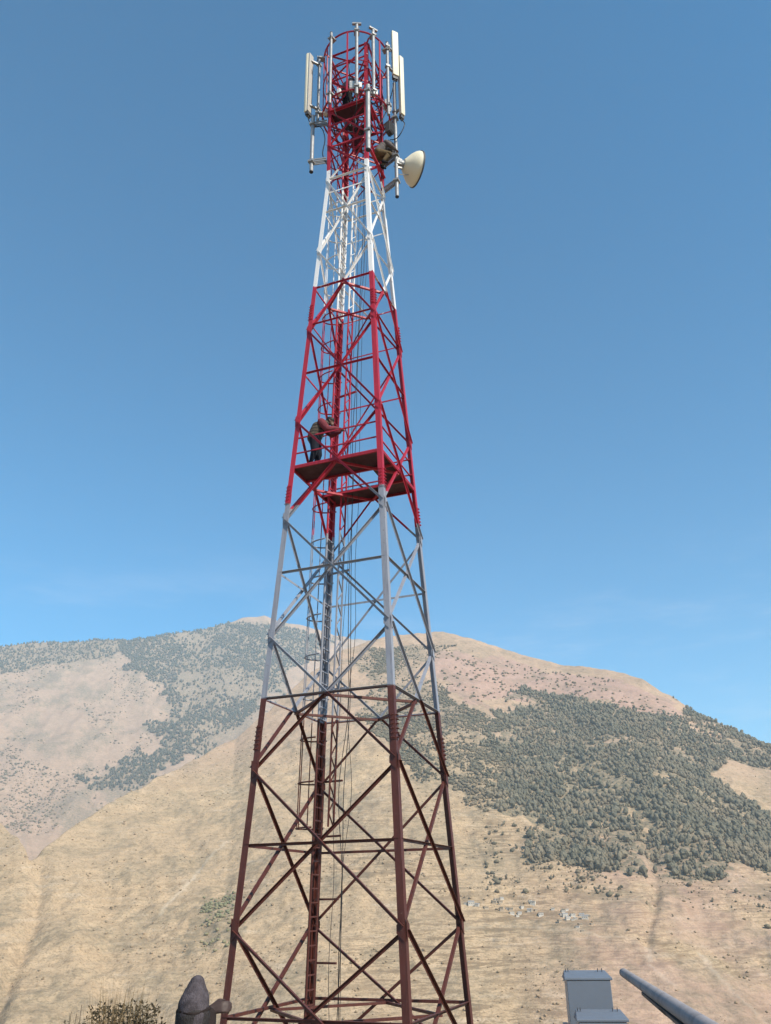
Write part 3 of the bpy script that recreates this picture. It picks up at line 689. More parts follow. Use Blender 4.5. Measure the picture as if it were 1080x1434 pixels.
mount(250, 1.38, 26.0, 29.85, .055); mount(294, 1.32, 26.1, 29.9, .062, True); mount(322, 1.32, 26.3, 29.85, .062, True)
mount(357, 1.32, 26.0, 29.95, .055); mount(210, 1.43, 26.1, 29.55, .055)
def free_pipe(x, y, z0, z1, r, arms):
    b = MB(); b.tube([(x, y, z0 + H), (x, y, z1 + H)], r, 14); o = b.build('mount_pipe', G_, TW, True)
    b = MB(); b.tube([(x, y, z0 + H - .03), (x, y, z0 + H)], r * 1.04, 14); b.build('end_cap', MT['black'], o)
    for z, cx, cy in arms:
        b = MB()
        for dz in (-.045, .045): b.bar((x, y - .07, z + H + dz), (cx, cy - .07, z + H + dz), .03, .05); b.bar((x, y + .07, z + H + dz), (cx, cy + .07, z + H + dz), .03, .05)
        b.box((x, y, z + H), (.2, .24, .08)); b.build('standoff_arm', G_, o)
    return o
h7 = .782
free_pipe(-1.33, -.9, 23.4, 26.2, .07, ((25.75, -h7, -h7), (23.85, -h7, -h7)))
free_pipe(.9, -1.02, 23.4, 26.6, .085, ((26.3, h7, -h7), (24.3, h7, -h7)))
free_pipe(1.35, .55, 22.56, 28.4, .065, ((26.5, h7, h7), (24.55, h7, h7), (23.3, h7, h7)))

# lightning and bird spikes, small white junction boxes round the lower ring
for a, z in ((262, 26.6), (300, 26.75), (330, 26.7), (215, 26.5)):
    a = R(a); b = MB(); b.box((1.16 * math.cos(a), 1.16 * math.sin(a), z + H), (.16, .13, .26), Matrix.Rotation(a, 3, 'Z')); b.build('junction_box', MT['whitebox'], TW, bevel=.01)

# ------------------------------------------------------------------ antennas on the tower (world placement through the tower's frame)
bpy.context.view_layer.update()
TM = TW.matrix_world.copy()
def panel_antenna(x, y, z0, z1, w, d, face, label, px, py, box_drop=.16, bf=(.12, .88)):
    """face: direction (deg, tower frame) the radome looks to; px, py: the pipe it is bolted to"""
    root = empty('panel_antenna', TM @ Vector((x, y, z0 + H)), TW.rotation_euler.z + R(face))
    tag(root, label, 'antenna', 'cream panel antennas at the tower head'); L = z1 - z0
    b = MB(); b.box((d * .28, 0, L / 2), (d * .55, w, L)); b.build('radome', MT['cream'], root, True, bevel=.022)
    b = MB(); b.box((-d * .16, 0, L / 2), (d * .32, w * .86, L - .06)); b.build('back_plate', MT['alu'], root)
    b = MB(); b.box((-.01, 0, -box_drop / 2), (d * .7, w * .8, box_drop))
    for k in range(4): b.tube([(-.03 + .04 * (k % 2), -w * .25 + w * .17 * k, -box_drop), (-.03 + .04 * (k % 2), -w * .25 + w * .17 * k, -box_drop - .09)], .017, 8)
    b.build('connector_block', MT['darkgrey'], root)
    inv = root.matrix_basis.inverted() if False else (Matrix.Translation(root.location) @ Matrix.Rotation(root.rotation_euler.z, 4, 'Z')).inverted()
    for f in bf:
        q = inv @ (TM @ Vector((px, py, z0 + H + L * f))); b = MB(); b.bar((-d * .25, 0, L * f), (q.x, q.y, L * f), .09, .06); b.box((q.x, q.y, L * f), (.15, .17, .1)); b.build('bracket', MT['galv'], root)
    return root
panel_antenna(-1.50, -.98, 26.35, 29.56, .27, .2, 168, 'cream panel antenna on the left side of the tower head', -1.24, -.72)
panel_antenna(1.50, .25, 28.35, 30.86, .26, .17, -42, 'highest cream panel antenna, right of the round cage', 1.32, -.07, bf=(.1, .56))
panel_antenna(1.63, .5, 26.45, 29.66, .20, .17, -25, 'cream panel antenna rightmost on the tower head, with black lower end', 1.35, .55)

# dish
def dish():
    az = R(66); axis = Vector((math.sin(az), math.cos(az), 0))
    p = TM @ Vector((1.35, .55, 24.25 + H))
    c = p + axis * .28 + Vector((0, 0, -.02))
    root = empty('microwave_dish', c); tag(root, 'white drum-shaped microwave dish facing right below the antennas', 'dish')
    z = Vector((0, 0, 0))
    b = MB(); b.lathe([(0, .02), (0, .20), (.06, .26), (.22, .46), (.36, .585), (.46, .63), (.56, .645), (.565, .625), (.56, .60)], z, axis, 48); b.build('shroud', MT['cream'], root, True)
    b = MB(); b.lathe([(.54, .622), (.575, .56), (.60, .35), (.61, .0)], z, axis, 48); b.build('radome', MT['whitebox'], root, True)
    b = MB(); b.lathe([(.52, .645), (.52, .668), (.57, .668), (.57, .64)], z, axis, 48); b.build('rim', MT['darkgrey'], root, True)
    b = MB(); b.lathe([(-.22, .0), (-.22, .12), (.0, .14), (.03, .2)], z, axis, 20); b.bar(axis * -.1, axis * -.28 + Vector((0, 0, 0)), .18, .22)
    b.bar(axis * -.05 + Vector((0, 0, .2)), axis * -.28 + Vector((0, 0, .24)), .05, .07); b.bar(axis * -.05 + Vector((0, 0, -.2)), axis * -.28 + Vector((0, 0, -.24)), .05, .07)
    b.build('mount_bracket', MT['galv'], root)
    b = MB(); s_ = Vector((axis.y, -axis.x, 0)); b.tube([axis * -.3 + s_ * -.2, axis * .08 + s_ * -.26 + Vector((0, 0, .05))], .018, 6); b.tube([axis * -.28 + Vector((0, 0, -.6)), axis * .2 + Vector((0, 0, -.42))], .018, 6); b.build('strut', MT['galv'], root)
dish()
def radio_unit(x, y, z, rot, mat, label, size=(.3, .16, .42)):
    root = empty('radio_unit', TM @ Vector((x, y, z + H)), TW.rotation_euler.z + R(rot)); tag(root, label, 'radio unit')
    b = MB(); b.box((0, 0, size[2] / 2), size); b.build('case', mat, root, bevel=.012)
    b = MB()
    for k in range(7): b.box((-size[0] * .42 + size[0] * .14 * k, -size[1] / 2 - .018, size[2] / 2), (.012, .036, size[2] * .9))
    b.build('cooling_fins', mat, root)
    b = MB()
    for k in (-.08, 0, .08): b.tube([(k, 0, 0), (k, 0, -.08)], .015, 6)
    b.build('connectors', MT['darkgrey'], root)
radio_unit(1.12, .3, 26.75, 70, MT['whitebox'], 'white radio unit inside the round cage beside the highest antenna')
radio_unit(1.05, .72, 25.1, 60, MT['darkgrey'], 'dark grey radio unit on the right tower leg under the cage')
radio_unit(1.18, .35, 25.55, 80, MT['darkgrey'], 'dark grey radio unit next to the long pipe above the dish', (.26, .2, .5))
radio_unit(-.95, -.5, 26.5, 200, MT['whitebox'], 'white radio unit behind the left antenna pipe', (.24, .14, .38))
radio_unit(-.15, .45, 25.4, 10, MT['redsleeve'], 'red box standing under the top platform', (.34, .26, .55))

# feeder cables
def cable(name, pts, r, label, group='black feeder cables hanging inside the tower'):
    P = [Vector(p) for p in pts]; out = []
    for i in range(len(P) - 1):                       # Catmull-Rom
        p0, p1, p2, p3 = P[max(i - 1, 0)], P[i], P[i + 1], P[min(i + 2, len(P) - 1)]
        for k in range(8):
            t = k / 8; out.append(.5 * ((2 * p1) + (p2 - p0) * t + (2 * p0 - 5 * p1 + 4 * p2 - p3) * t * t + (3 * p1 - p0 - 3 * p2 + p3) * t ** 3))
    out.append(P[-1]); b = MB(); b.tube(out, r, 6); o = b.build('feeder_cable', MT['black'], None, True)
    return tag(o, label, 'cable', group)
rc = random.Random(5)
for k, (dx, dy) in enumerate(((.95, -.55), (1.05, -.62), (.9, -.72), (1.12, -.5))):
    pts = []
    zs = list(np.linspace(.3, 26.0 + H, 15))
    for q, z in enumerate(zs):
        c = corner(3, z); wob = .10 if z < 10 else .05
        fx = min(dx, half(z) * 1.25)
        pts.append(TM @ Vector((c.x + fx + rc.uniform(-wob, wob), c.y + dy * min(1, half(z) / 1.1) + rc.uniform(-wob, wob), z)))
    cable('feeder_cable', pts, .010 if k < 2 else .007, 'black feeder cable hanging loose right of the cable tray')
# short jumper loops near the antennas
def jumper(pts, label): return cable('jumper_cable', [TM @ Vector((p[0], p[1], p[2] + H)) for p in pts], .018, label, 'jumper cables at the antennas')
jumper([(1.63, .48, 26.2), (1.75, .45, 25.9), (1.62, .4, 25.45), (1.4, .45, 25.3), (1.15, .5, 25.4)], 'black jumper cable looping under the rightmost antenna')
jumper([(-1.5, -.95, 26.1), (-1.4, -.85, 25.75), (-1.05, -.8, 25.6), (-.9, -.75, 25.0), (-.95, -.8, 24.2), (-.8, -.7, 23.7)], 'black jumper cable hanging from the left antenna along the leg')
jumper([(1.45, .25, 28.1), (1.4, .2, 27.6), (1.25, .3, 27.3), (1.15, .3, 27.15)], 'black jumper cable below the highest antenna')
for k, (a, z) in enumerate(((250, 26.2), (294, 26.3), (322, 26.4), (357, 26.2), (210, 26.3), (280, 27.9), (340, 28.2), (230, 28.0), (20, 27.6), (60, 27.2))):
    a = R(a); cx, cy = 1.22 * math.cos(a), 1.22 * math.sin(a); e1 = rc.uniform(-.3, .3); e2 = rc.uniform(-.3, .3)
    jumper([(cx, cy, z), (cx * .85, cy * .85, z - .45 + e1 * .3), (cx * .55 + e1 * .5, cy * .55 + e2 * .5, z - .6 + e2 * .6), (e1, .3 + e2 * .5, z - .2 + e1), (-.3 + e1 * .4, .45, z - .9), (-.25, .5, 25.2)], 'black jumper cable looping inside the round cage')
radio_unit(.35, -1.08, 26.55, 20, MT['whitebox'], 'white radio unit low on the front of the round cage', (.26, .15, .4))
radio_unit(-.35, .25, 26.4, 40, MT['darkgrey'], 'dark radio unit standing on the top platform behind the worker', (.36, .22, .75))
radio_unit(.35, .35, 26.9, 100, MT['darkgrey'], 'dark radio unit hung in the middle of the round cage', (.32, .2, .6))
jumper([(1.0, .7, 25.0), (.8, .6, 24.6), (.75, .3, 24.4), (.8, .5, 24.0), (.7, .7, 23.5)], 'black jumper cable under the dark radio unit')

# ------------------------------------------------------------------ people
def fuse(name, chains, mat, parent, voxel, smooth=6):
    """tapered limbs and balls fused into one continuous skin"""
    b = MB(); bm = bmesh.new()
    for ch in chains:
        pts = [Vector(p[:3]) for p in ch]; rs = [p[3] for p in ch]
        P, Q = [], []
        for i in range(len(pts) - 1):
            for k in range(4): t = k / 4; P.append(pts[i].lerp(pts[i + 1], t)); Q.append(rs[i] + (rs[i + 1] - rs[i]) * t)
        P.append(pts[-1]); Q.append(rs[-1])
        if len(P) > 1: b.tube(P, Q, 12)
        for p, r in zip(pts, rs): bmesh.ops.create_icosphere(bm, subdivisions=2, radius=r, matrix=Matrix.Translation(p))
    me0 = bpy.data.meshes.new('t'); me0.from_pydata(b.v, [], b.f); bm.from_mesh(me0)
    bmesh.ops.recalc_face_normals(bm, faces=bm.faces); bm.to_mesh(me0); bm.free()
    t = bpy.data.objects.new('t', me0); C.objects.link(t)
    m = t.modifiers.new('r', 'REMESH'); m.mode = 'VOXEL'; m.voxel_size = voxel
    m2 = t.modifiers.new('s', 'SMOOTH'); m2.iterations = smooth; m2.factor = .5
    dg = bpy.context.evaluated_depsgraph_get(); me = bpy.data.meshes.new_from_object(t.evaluated_get(dg))
    bpy.data.objects.remove(t); me.name = name; me.materials.clear(); me.materials.append(mat)
    me.polygons.foreach_set('use_smooth', [True] * len(me.polygons))
    o = bpy.data.objects.new(name, me); C.objects.link(o); o.parent = parent
    return o
def hand(w, d, n, side, curl=.6, s=1.0):
    """chains of a palm and five fingers; d: finger direction, n: back of the hand, side: thumb side (+1/-1 along d x n)"""
    w, d, n = Vector(w), Vector(d).normalized(), Vector(n); n = (n - d * n.dot(d)).normalized(); q = d.cross(n).normalized() * side
    ch = []
    for k, (off, ln) in enumerate(((.033, .072), (.011, .08), (-.011, .075), (-.032, .06))):
        kn = w + (d * .088 + q * off) * s
        ch.append([(*(w + q * off * .5 * s), .017 * s), (*kn, .0125 * s)])
        a1, a2 = curl * .9 + .06 * k, curl * 1.9 + .08 * k
        p1 = kn + (d * math.cos(a1) - n * math.sin(a1)) * ln * .5 * s; p2 = p1 + (d * math.cos(a2) - n * math.sin(a2)) * ln * .5 * s
        ch.append([(*kn, .0115 * s), (*p1, .010 * s), (*p2, .008 * s)])
    t0 = w + (q * .03 + d * .03) * s; t1 = t0 + (q * .03 + d * .035 - n * .015) * s; t2 = t1 + (d * .03 - n * .02) * s
    ch.append([(*(w + q * .012 * s), .017 * s), (*t0, .014 * s), (*t1, .012 * s), (*t2, .009 * s)])
    return ch
def head_chains(c, f, upv=(0, 0, 1)):
    """c: centre of the skull, f: facing"""
    c, f, u = Vector(c), Vector(f).normalized(), Vector(upv).normalized(); s = f.cross(u).normalized()
    P = lambda a, b_, d, r: (*(c + f * a + s * b_ + u * d), r)
    return [[P(-.02, 0, .03, .085), P(.02, 0, .02, .083)], [P(.0, 0, -.01, .078), P(.045, 0, -.075, .046)], [P(.085, 0, .0, .012), P(.104, 0, -.028, .013)],
            [P(0, .082, -.01, .012), P(-.012, .088, .02, .014)], [P(0, -.082, -.01, .012), P(-.012, -.088, .02, .014)],
            [P(.082, -.02, -.055, .01), P(.082, .02, -.055, .01)], [P(.075, -.045, .028, .012), P(.085, 0, .034, .011), P(.075, .045, .028, .012)]]
def worker(label, loc, rz, J, jacket, trousers, hair, voxel=.013, sleeve=None, hat=None, bulk=0.03, skin=None):
    root = empty('person', loc, rz); tag(root, label, 'person')
    V = {k: Vector(v) for k, v in J.items()}
    ch = head_chains(V['head'], V['look'] - V['head'])
    X = lambda k, r: (*V[k], r)
    ch += [[X('neck', .058), (*V['head'] - Vector((0, 0, .05)), .055)], [X('neck', .07), X('chest', .11), X('pelvis', .12)]]
    for s in 'LR':
        ch += [[X('neck', .05), X('sho' + s, .05), X('elb' + s, .038), X('wri' + s, .026)], [X('pelvis', .09), X('hip' + s, .08), X('kne' + s, .05), X('ank' + s, .035), X('toe' + s, .032)]]
        d = Vector(J['dir' + s]) if 'dir' + s in J else V['wri' + s] - V['elb' + s]; ch += hand(V['wri' + s], d, J.get('back' + s, (0, 0, 1)), 1 if s == 'L' else -1, .55)
    fuse('body', ch, skin or MT['skin'], root, voxel * .8)
    ct = V['chest']; side = (V['shoL'] - V['shoR']).normalized()
    jc = [[(*(V['neck'] - Vector((0, 0, .02))), .072 + bulk), (*(ct + side * .06), .135 + bulk), (*(V['pelvis'] + side * .06 + Vector((0, 0, .03))), .13 + bulk)], [(*(V['neck'] - Vector((0, 0, .02))), .072 + bulk), (*(ct - side * .06), .135 + bulk), (*(V['pelvis'] - side * .06 + Vector((0, 0, .03))), .13 + bulk)],
          [X('shoL', .075), (*ct, .12), X('shoR', .075)]]
    slv = []
    for s in 'LR':
        w = V['wri' + s].lerp(V['elb' + s], .12)
        slv.append([X('sho' + s, .072 + bulk), X('elb' + s, .056 + bulk * .8), (*w, .042 + bulk * .5)])
    jk = fuse('jacket', jc + ([] if sleeve else slv), jacket, root, voxel)
    if sleeve: fuse('sleeve', slv, sleeve, root, voxel)
    tr = []
    for s in 'LR': tr.append([(*(V['pelvis'] + Vector((0, 0, .02))), .12), X('hip' + s, .105 + bulk), X('kne' + s, .078 + bulk * .5), (*V['ank' + s].lerp(V['kne' + s], .1), .058)])
    fuse('trousers', tr, trousers, root, voxel)
    for s in 'LR': fuse('boot', [[(*V['ank' + s], .056), (*(V['ank' + s] - Vector((0, 0, .035))), .05), (*V['toe' + s], .042)]], MT['blackcloth'], root, voxel)
    f = (V['look'] - V['head']).normalized(); h = V['head']
    if hat: hat(root, h, f)
    else: fuse('hair', [[(*(h - f * .035 + Vector((0, 0, .045))), .102), (*(h + f * .03 + Vector((0, 0, .055))), .092)], [(*(h - f * .05 - Vector((0, 0, .03))), .085)]], hair, root, voxel)
    return root
def at_tower(x, y, z): return TM @ Vector((x, y, z))
tz_ = TW.rotation_euler.z
# painter on the work platform, leaning towards the ladder (faces +x of the tower)
worker('painter in brown striped jacket with red sleeves leaning over on the work platform', at_tower(-.80, -1.02, zp + .08), tz_ + R(14),
       dict(pelvis=(-.06, 0, .88), chest=(.06, 0, 1.22), neck=(.26, 0, 1.38), head=(.40, 0, 1.42), look=(.8, -.05, 1.18),
            shoL=(.20, .17, 1.33), elbL=(.40, .20, 1.12), wriL=(.66, .12, 1.16), shoR=(.18, -.18, 1.32), elbR=(.36, -.22, 1.06), wriR=(.62, -.14, 1.10),
            hipL=(-.02, .10, .84), kneL=(.05, .13, .46), ankL=(-.03, .14, .09), toeL=(.12, .15, .045), hipR=(-.02, -.10, .84), kneR=(.0, -.14, .46), ankR=(-.10, -.15, .09), toeR=(.05, -.17, .045)),
       MT['camo'], MT['navy'], MT['hair'], sleeve=MT['redsleeve'], bulk=.048).scale = (1.06, 1.06, 1.06)
# worker standing inside the round cage
worker('worker in grey purple jacket standing inside the round cage', at_tower(-.12, -.60, zq + .09), tz_ + R(70),
       dict(pelvis=(0, 0, .92), chest=(.05, 0, 1.25), neck=(.12, 0, 1.46), head=(.18, 0, 1.56), look=(.6, 0, 1.45),
            shoL=(.09, .18, 1.40), elbL=(.22, .26, 1.18), wriL=(.44, .22, 1.22), shoR=(.09, -.18, 1.40), elbR=(.25, -.25, 1.20), wriR=(.46, -.18, 1.30),
            hipL=(0, .10, .88), kneL=(.03, .11, .48), ankL=(-.02, .12, .09), toeL=(.13, .13, .045), hipR=(0, -.10, .88), kneR=(.02, -.11, .48), ankR=(-.04, -.12, .09), toeR=(.11, -.13, .045)),
       MT['purple'], MT['blackcloth'], MT['hair'], bulk=.055)
# worker crouching on the bracing near the dish
worker('worker in grey brown jacket crouching on the right tower face above the dish', at_tower(.92, .12, 23.82 + H), tz_ + R(35),
       dict(pelvis=(-.12, 0, .52), chest=(.05, 0, .86), neck=(.22, 0, 1.04), head=(.33, 0, 1.10), look=(.8, 0, .85),
            shoL=(.16, .17, .99), elbL=(.36, .22, .80), wriL=(.52, .16, .92), shoR=(.16, -.17, .99), elbR=(.36, -.22, .78), wriR=(.52, -.16, .72),
            hipL=(-.12, .10, .50), kneL=(.26, .16, .52), ankL=(.05, .14, .11), toeL=(.2, .15, .06), hipR=(-.12, -.10, .50), kneR=(.28, -.14, .48), ankR=(.05, -.12, .09), toeR=(.2, -.13, .045)),
       MT['greybrown'], MT['khaki'], MT['hair'])
b = MB(); b.bar(corner(1, 23.84 + H) + Vector((.03, .05, 0)), corner(2, 23.84 + H) + Vector((.03, -.05, 0)), .10, .05); b.build('foot_rail', P_, TW)

def knit_hat(root, h, f):
    c = h + Vector((0, 0, .0))
    b = MB(); b.lathe([(-.07, .088), (-.062, .100), (-.01, .104), (.028, .1035), (.05, .1015), (.068, .098), (.095, .088), (.122, .076), (.145, .061), (.164, .053), (.182, .045), (.196, .038), (.207, .028), (.214, .015), (.216, .001)], c, (.02, -.05, 1), 40)
    g = random.Random(8)
    for k, p in enumerate(b.v):                          # slack folds of the knit
        q = Vector(p) - c; a = math.atan2(q.y, q.x); w = 1 + .05 * math.sin(2 * a + 17 * q.z + .8) + .03 * math.sin(5 * a - 46 * q.z) + g.uniform(-.012, .012)
        b.v[k] = (c.x + q.x * w + (.012 * max(0, q.z - .05) / .16), c.y + q.y * w, p[2])
    o = b.build('knit_hat', MT['hat'], root, True)
    b = MB(); b.lathe([(-.085, .090), (-.088, .100), (-.06, .1045), (-.02, .1075), (.012, .1075), (.022, .1055), (.024, .102)], c, (.02, -.05, 1), 40)
    for k, p in enumerate(b.v):
        q = Vector(p) - c; a = math.atan2(q.y, q.x); w = 1 + .02 * math.sin(4 * a + 1) + g.uniform(-.006, .006); b.v[k] = (c.x + q.x * w, c.y + q.y * w, p[2] + .006 * math.sin(2 * a))
    b.build('hat_cuff', MT['hatlow'], o, True)
    b = MB(); b.lathe([(.010, .1045), (.014, .1085), (.022, .1095), (.028, .1075), (.030, .102)], c, (.02, -.05, 1), 40)
    for k, p in enumerate(b.v):
        q = Vector(p) - c; a = math.atan2(q.y, q.x); w = 1 + .025 * math.sin(4 * a + 1) + g.uniform(-.008, .008); b.v[k] = (c.x + q.x * w, c.y + q.y * w, p[2] + .013 * math.sin(a + 2.2) + .006 * math.sin(3 * a))
    b.build('hat_band', MT['darkbrown'], o, True)
    fuse('collar', [[(*(h + Vector((-.03, .05, -.15))), .06), (*(h + Vector((-.04, 0, -.12))), .072), (*(h + Vector((-.03, -.05, -.15))), .06)]], MT['blackcloth'], root, .012)
    fuse('hair', [[(*(h - f * .04 - Vector((0, 0, .05))), .07), (*(h - f * .02 + Vector((0, 0, .02))), .085)]], MT['hair'], root, .012)
gz = float(terrain(np.array([-1.293]), np.array([6.166]))[0]) + H
top = H - .41; hz0 = top - .216 - gz        # skull centre height
# onlooker near the camera, seen from behind (faces +x of his frame = away from the camera)
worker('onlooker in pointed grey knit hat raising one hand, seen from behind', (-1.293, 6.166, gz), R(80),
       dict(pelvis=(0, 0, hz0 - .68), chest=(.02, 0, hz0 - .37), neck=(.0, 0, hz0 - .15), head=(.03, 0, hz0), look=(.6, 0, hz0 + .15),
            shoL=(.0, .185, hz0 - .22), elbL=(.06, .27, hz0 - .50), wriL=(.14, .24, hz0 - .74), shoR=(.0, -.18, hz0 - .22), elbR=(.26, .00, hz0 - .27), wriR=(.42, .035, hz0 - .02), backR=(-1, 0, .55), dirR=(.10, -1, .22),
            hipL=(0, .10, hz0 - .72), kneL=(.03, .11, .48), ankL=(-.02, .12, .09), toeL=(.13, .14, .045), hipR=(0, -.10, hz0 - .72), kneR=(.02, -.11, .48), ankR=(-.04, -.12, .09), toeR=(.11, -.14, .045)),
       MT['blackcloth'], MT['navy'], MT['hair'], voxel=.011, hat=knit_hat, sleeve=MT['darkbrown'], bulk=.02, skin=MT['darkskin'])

# ------------------------------------------------------------------ cabinet, pole, shrub, footings
def gz_at(x, y): return float(terrain(np.array([float(x)]), np.array([float(y)]))[0]) + H
def cabinet(name, label, x, y, rz, w, d, ztop, roof, side, group=None):
    z0 = gz_at(x, y); h = ztop - z0
    root = empty(name, (x, y, z0), rz); tag(root, label, 'cabinet', group)
    b = MB(); b.box((0, 0, .05), (w + .12, d + .12, .3)); b.build('plinth', MT['concrete'], root)
    b = MB(); b.box((0, 0, .2 + (h - .28) / 2), (w, d, h - .28)); b.build('case', side, root, bevel=.008)
    b = MB(); b.box((0, -d / 2 - .014, .22 + (h - .31) / 2), (w - .004, .026, h - .33)); b.build('door', MT['blue'], root, bevel=.006)
    b = MB(); b.box((w * .4, -d / 2 - .045, h * .55), (.03, .04, .16)); b.build('door_handle', MT['darkgrey'], root)
    b = MB(); v0, v1 = roof, .03
    b.add([(-w / 2 - .03, -d / 2 - .035, h - .09), (w / 2 + .03, -d / 2 - .035, h - .09), (w / 2 + .03, d / 2 + .03, h - .09), (-w / 2 - .03, d / 2 + .03, h - .09),
           (-w / 2 - .03, -d / 2 - .035, h - .06), (w / 2 + .03, -d / 2 - .035, h - .06), (w / 2 - .01, d / 2 + .03, h), (-w / 2 + .01, d / 2 + .03, h)],
          [(3, 2, 1, 0), (4, 5, 6, 7), (0, 1, 5, 4), (1, 2, 6, 5), (2, 3, 7, 6), (3, 0, 4, 7)])
    r_ = b.build('roof', MT['blue'], root, bevel=.006)
    for px_ in (-w * .4, -w * .46, w * .3, w * .4):
        b = MB(); b.tube([(px_, d * .3, h - .02), (px_, d * .3, h + .02)], .006, 6); b.lathe([(-.005, .0), (-.005, .014), (.005, .014), (.005, .0)], (px_, d * .3, h + .022), (1, 0, 0), 12); b.build('lifting_eye', MT['darkgrey'], r_)
    b = MB(); b.box((-w / 2 - .05, .1, h * .42), (.07, .12, h * .62)); b.build('cable_duct', side, root)
    return root
cabinet('equipment_cabinet', 'tall blue grey equipment cabinet with lifting eyes on its roof', 2.86, 13.95, R(-7), .62, .55, H - .95, .05, MT['cabside'])
cabinet('battery_cabinet', 'lower blue grey cabinet standing in front of the tall one', 2.80, 13.0, R(-7), .62, .5, H - 1.36, .05, MT['cabside'])

def boom():
    p0 = Vector((2.137, 8.743, H - .607)); p1 = Vector((1.42, 3.6, H - .60)); d = (p1 - p0).normalized()
    root = empty('barrier_pole', (1.5, 4.2, gz_at(1.5, 4.2))); tag(root, 'long grey tapered pole pointing away past the blue grey cabinets', 'pole')
    o = root.location; L = (p1 - p0).length
    b = MB(); ts = [0, .004, .05, .16, 1]; rs = [.036, .038, .038, .039, .054]
    b.tube([p0 + d * L * t - o for t in ts], rs, 20); b.build('pole', MT['polegrey'], root, True)
    for t0, t1, dr in ((.30, .52, 0), (.46, .70, .007), (.62, .98, .014)):
        q0, q1 = p0 + d * L * t0 - o, p0 + d * L * t1 - o; s = d.cross(Vector((0, 0, 1))).normalized()
        r0 = .034 + .028 * (t0 - .16) / .84 + dr; b = MB()
        b.bar(q0 - Vector((0, 0, r0 * .9)) - s * -.018, q1 - Vector((0, 0, r0 * .9 + .018)) - s * -.018, .05, .02); b.build('stiffener', MT['darkgrey'], root)
    b = MB(); b.box((0, 0, (H - .68 - o.z) / 2), (.16, .16, H - .68 - o.z)); b.build('post', MT['polegrey'], root, bevel=.01)
    b = MB(); b.box((0, -.15, H - .62 - o.z), (.3, .5, .2)); b.build('counterweight', MT['darkgrey'], root, bevel=.01)
boom()

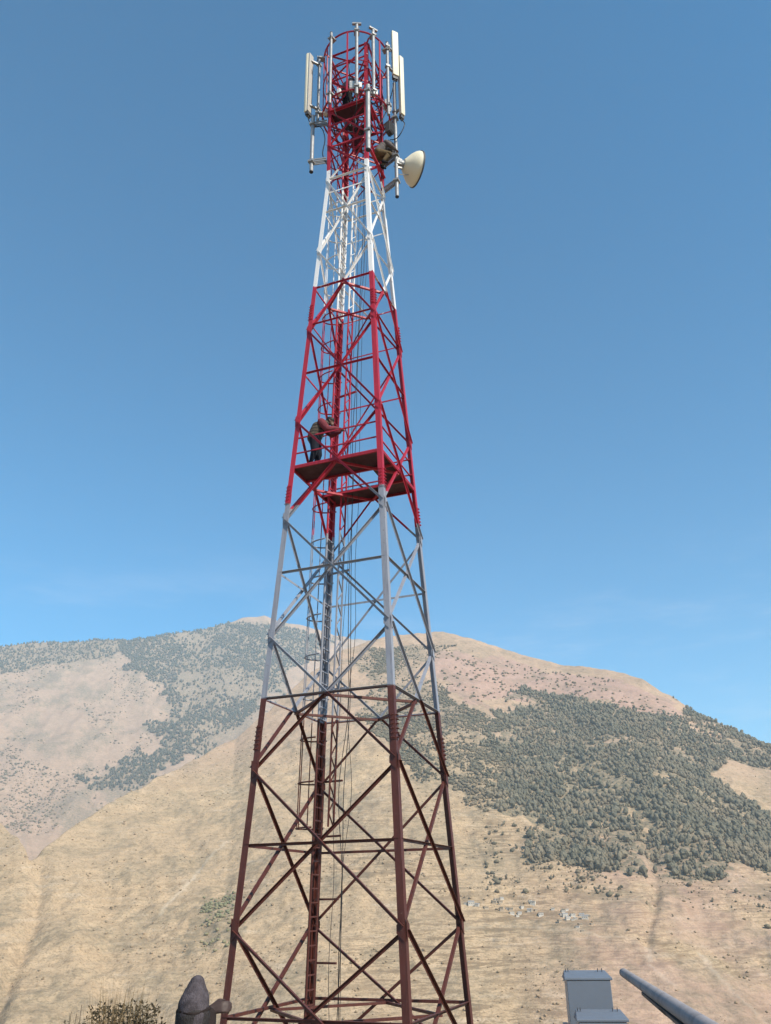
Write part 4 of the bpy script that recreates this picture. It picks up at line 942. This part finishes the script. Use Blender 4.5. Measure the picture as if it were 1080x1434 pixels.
def shrub():
    g = random.Random(3); x0, y0 = -1.93, 6.75; z0 = gz_at(x0, y0); top = H - .55 - z0
    root = empty('dry_shrub', (x0, y0, z0)); tag(root, 'dark olive shrub with dry grass stems at the lower left', 'shrub')
    b = MB()
    for k in range(26):
        a = g.uniform(0, 6.28); r1 = g.uniform(.05, .28); hh = top * g.uniform(.62, .88)
        b.tube([(0.05 * math.cos(a), .05 * math.sin(a), 0), (r1 * .5 * math.cos(a), r1 * .5 * math.sin(a), hh * .55), (r1 * math.cos(a) + g.uniform(-.05, .05), r1 * math.sin(a), hh)], [.012, .008, .003], 5)
    b.build('stem', MT['twig'], root)
    b = MB()
    for k in range(4200):
        a = g.uniform(0, 6.28); u = g.random() ** .5; zz = g.uniform(.35, 1); rr = .30 * u * (1.1 - .45 * max(0, zz - .6) / .4)
        c = Vector((.04 + 1.25 * rr * math.cos(a), rr * math.sin(a), top * (.36 + .59 * zz) + g.gauss(0, .02))); s = g.uniform(.010, .022)
        d = Vector((g.gauss(0, 1), g.gauss(0, 1), g.gauss(.3, .7))).normalized(); e_ = d.cross(Vector((g.gauss(0, 1), g.gauss(0, 1), g.gauss(0, 1)))).normalized()
        b.add([c, c + d * s + e_ * s * .4, c + d * s * 2, c + d * s - e_ * s * .4], [(0, 1, 2, 3)])
    b.build('foliage', MT['shrubleaf'], root)
    b = MB()
    for k in range(480):
        x = g.gauss(-.05, .22); x = max(-.48, min(.42, x)); y = g.gauss(0, .12); hh = top * g.uniform(.86, 1.10) * (1 - .22 * abs(x) / .4); lean = g.gauss(0, .09); wd = g.uniform(.003, .0055)
        p = [Vector((x * .55, y * .6, top * .2)), Vector((x * .85 + lean * .3, y, hh * .7)), Vector((x + lean, y + g.gauss(0, .04), hh))]
        b.add([p[0] + Vector((-wd, 0, 0)), p[0] + Vector((wd, 0, 0)), p[1] + Vector((wd, 0, 0)), p[1] + Vector((-wd, 0, 0)), p[2]], [(0, 1, 2, 3), (3, 2, 4)])
    b.build('grass_stems', MT['drygrass'], root)
    b = MB()
    for k in range(34):                                  # weeds with small leaves and seed heads
        x = g.choice((g.uniform(-.44, -.22), g.uniform(.05, .2), g.uniform(-.2, .4))); y = g.uniform(-.15, .15); hh = top * g.uniform(.78, .98)
        tp_ = Vector((x + g.gauss(0, .04), y, hh)); b.tube([(x * .5, y, top * .2), (x * .9, y, hh * .7), tp_], [.004, .003, .0015], 4)
        for q in range(g.randint(5, 11)):
            t = g.uniform(.80, 1.0); c = Vector((x, y, hh * t)); s = g.uniform(.012, .024); d = Vector((g.gauss(0, 1), g.gauss(0, 1), g.uniform(0, .8))).normalized(); e_ = d.cross(Vector((0, 0, 1))).normalized()
            b.add([c, c + d * s + e_ * s * .5, c + d * s * 2.2, c + d * s - e_ * s * .5], [(0, 1, 2, 3)])
    b.build('weed', MT['shrubleaf'], root)
MT['twig'] = plain('twig_bark', (0.10, 0.07, 0.045), 0.9)
MT['shrubleaf'] = plain('olive_leaves', (0.07, 0.052, 0.028), 0.8, 0, 0.4, 9)
MT['drygrass'] = plain('dry_grass_stems', (0.22, 0.15, 0.07), 0.9, 0, 0.4, 9)
shrub()
for i in range(4):
    c = TM @ corner(i, 0); root = MB(); root.box((0, 0, -.55), (.95, .95, 1.16)); o = root.build('concrete_footing', MT['concrete'], None, bevel=.02)
    o.location = (c.x, c.y, 0); o.rotation_euler = (0, 0, tz_)
    tag(o, 'square concrete footing under the ' + ('left', 'front', 'right', 'back')[i] + ' tower leg', 'footing', 'tower footings')
# loose stones and dry tufts on the tower's terrace
def litter():
    g = np.random.default_rng(44); V, F = bushes[0]; n = 1400
    a = g.uniform(0, 6.283, n); r = 2 + 26 * g.random(n) ** .6; pts = np.stack([r * np.sin(a), r * np.cos(a)], 1)
    mass('loose_stones', pts, .05 + .16 * g.random(n) ** 3, bushes, MT['concrete'], 'loose grey stones strewn over the ground at the tower', 'stones', sink=.12)
    b = MB(); rg = random.Random(9)
    for k in range(420):
        a = rg.uniform(0, 6.283); r = 2.5 + 26 * rg.random() ** .6; x, y = r * math.sin(a), r * math.cos(a); z = gz_at(x, y)
        for q in range(9):
            h = rg.uniform(.05, .22); dx, dy = rg.gauss(0, .05), rg.gauss(0, .05); w = .004
            b.add([(x + dx - w, y + dy, z - .01), (x + dx + w, y + dy, z - .01), (x + dx * 2.2, y + dy * 2.2, z + h)], [(0, 1, 2)])
    tag(b.build('grass_tufts', MT['drygrass']), 'short dry grass tufts on the ground at the tower', 'grass', None, 'stuff')
litter()
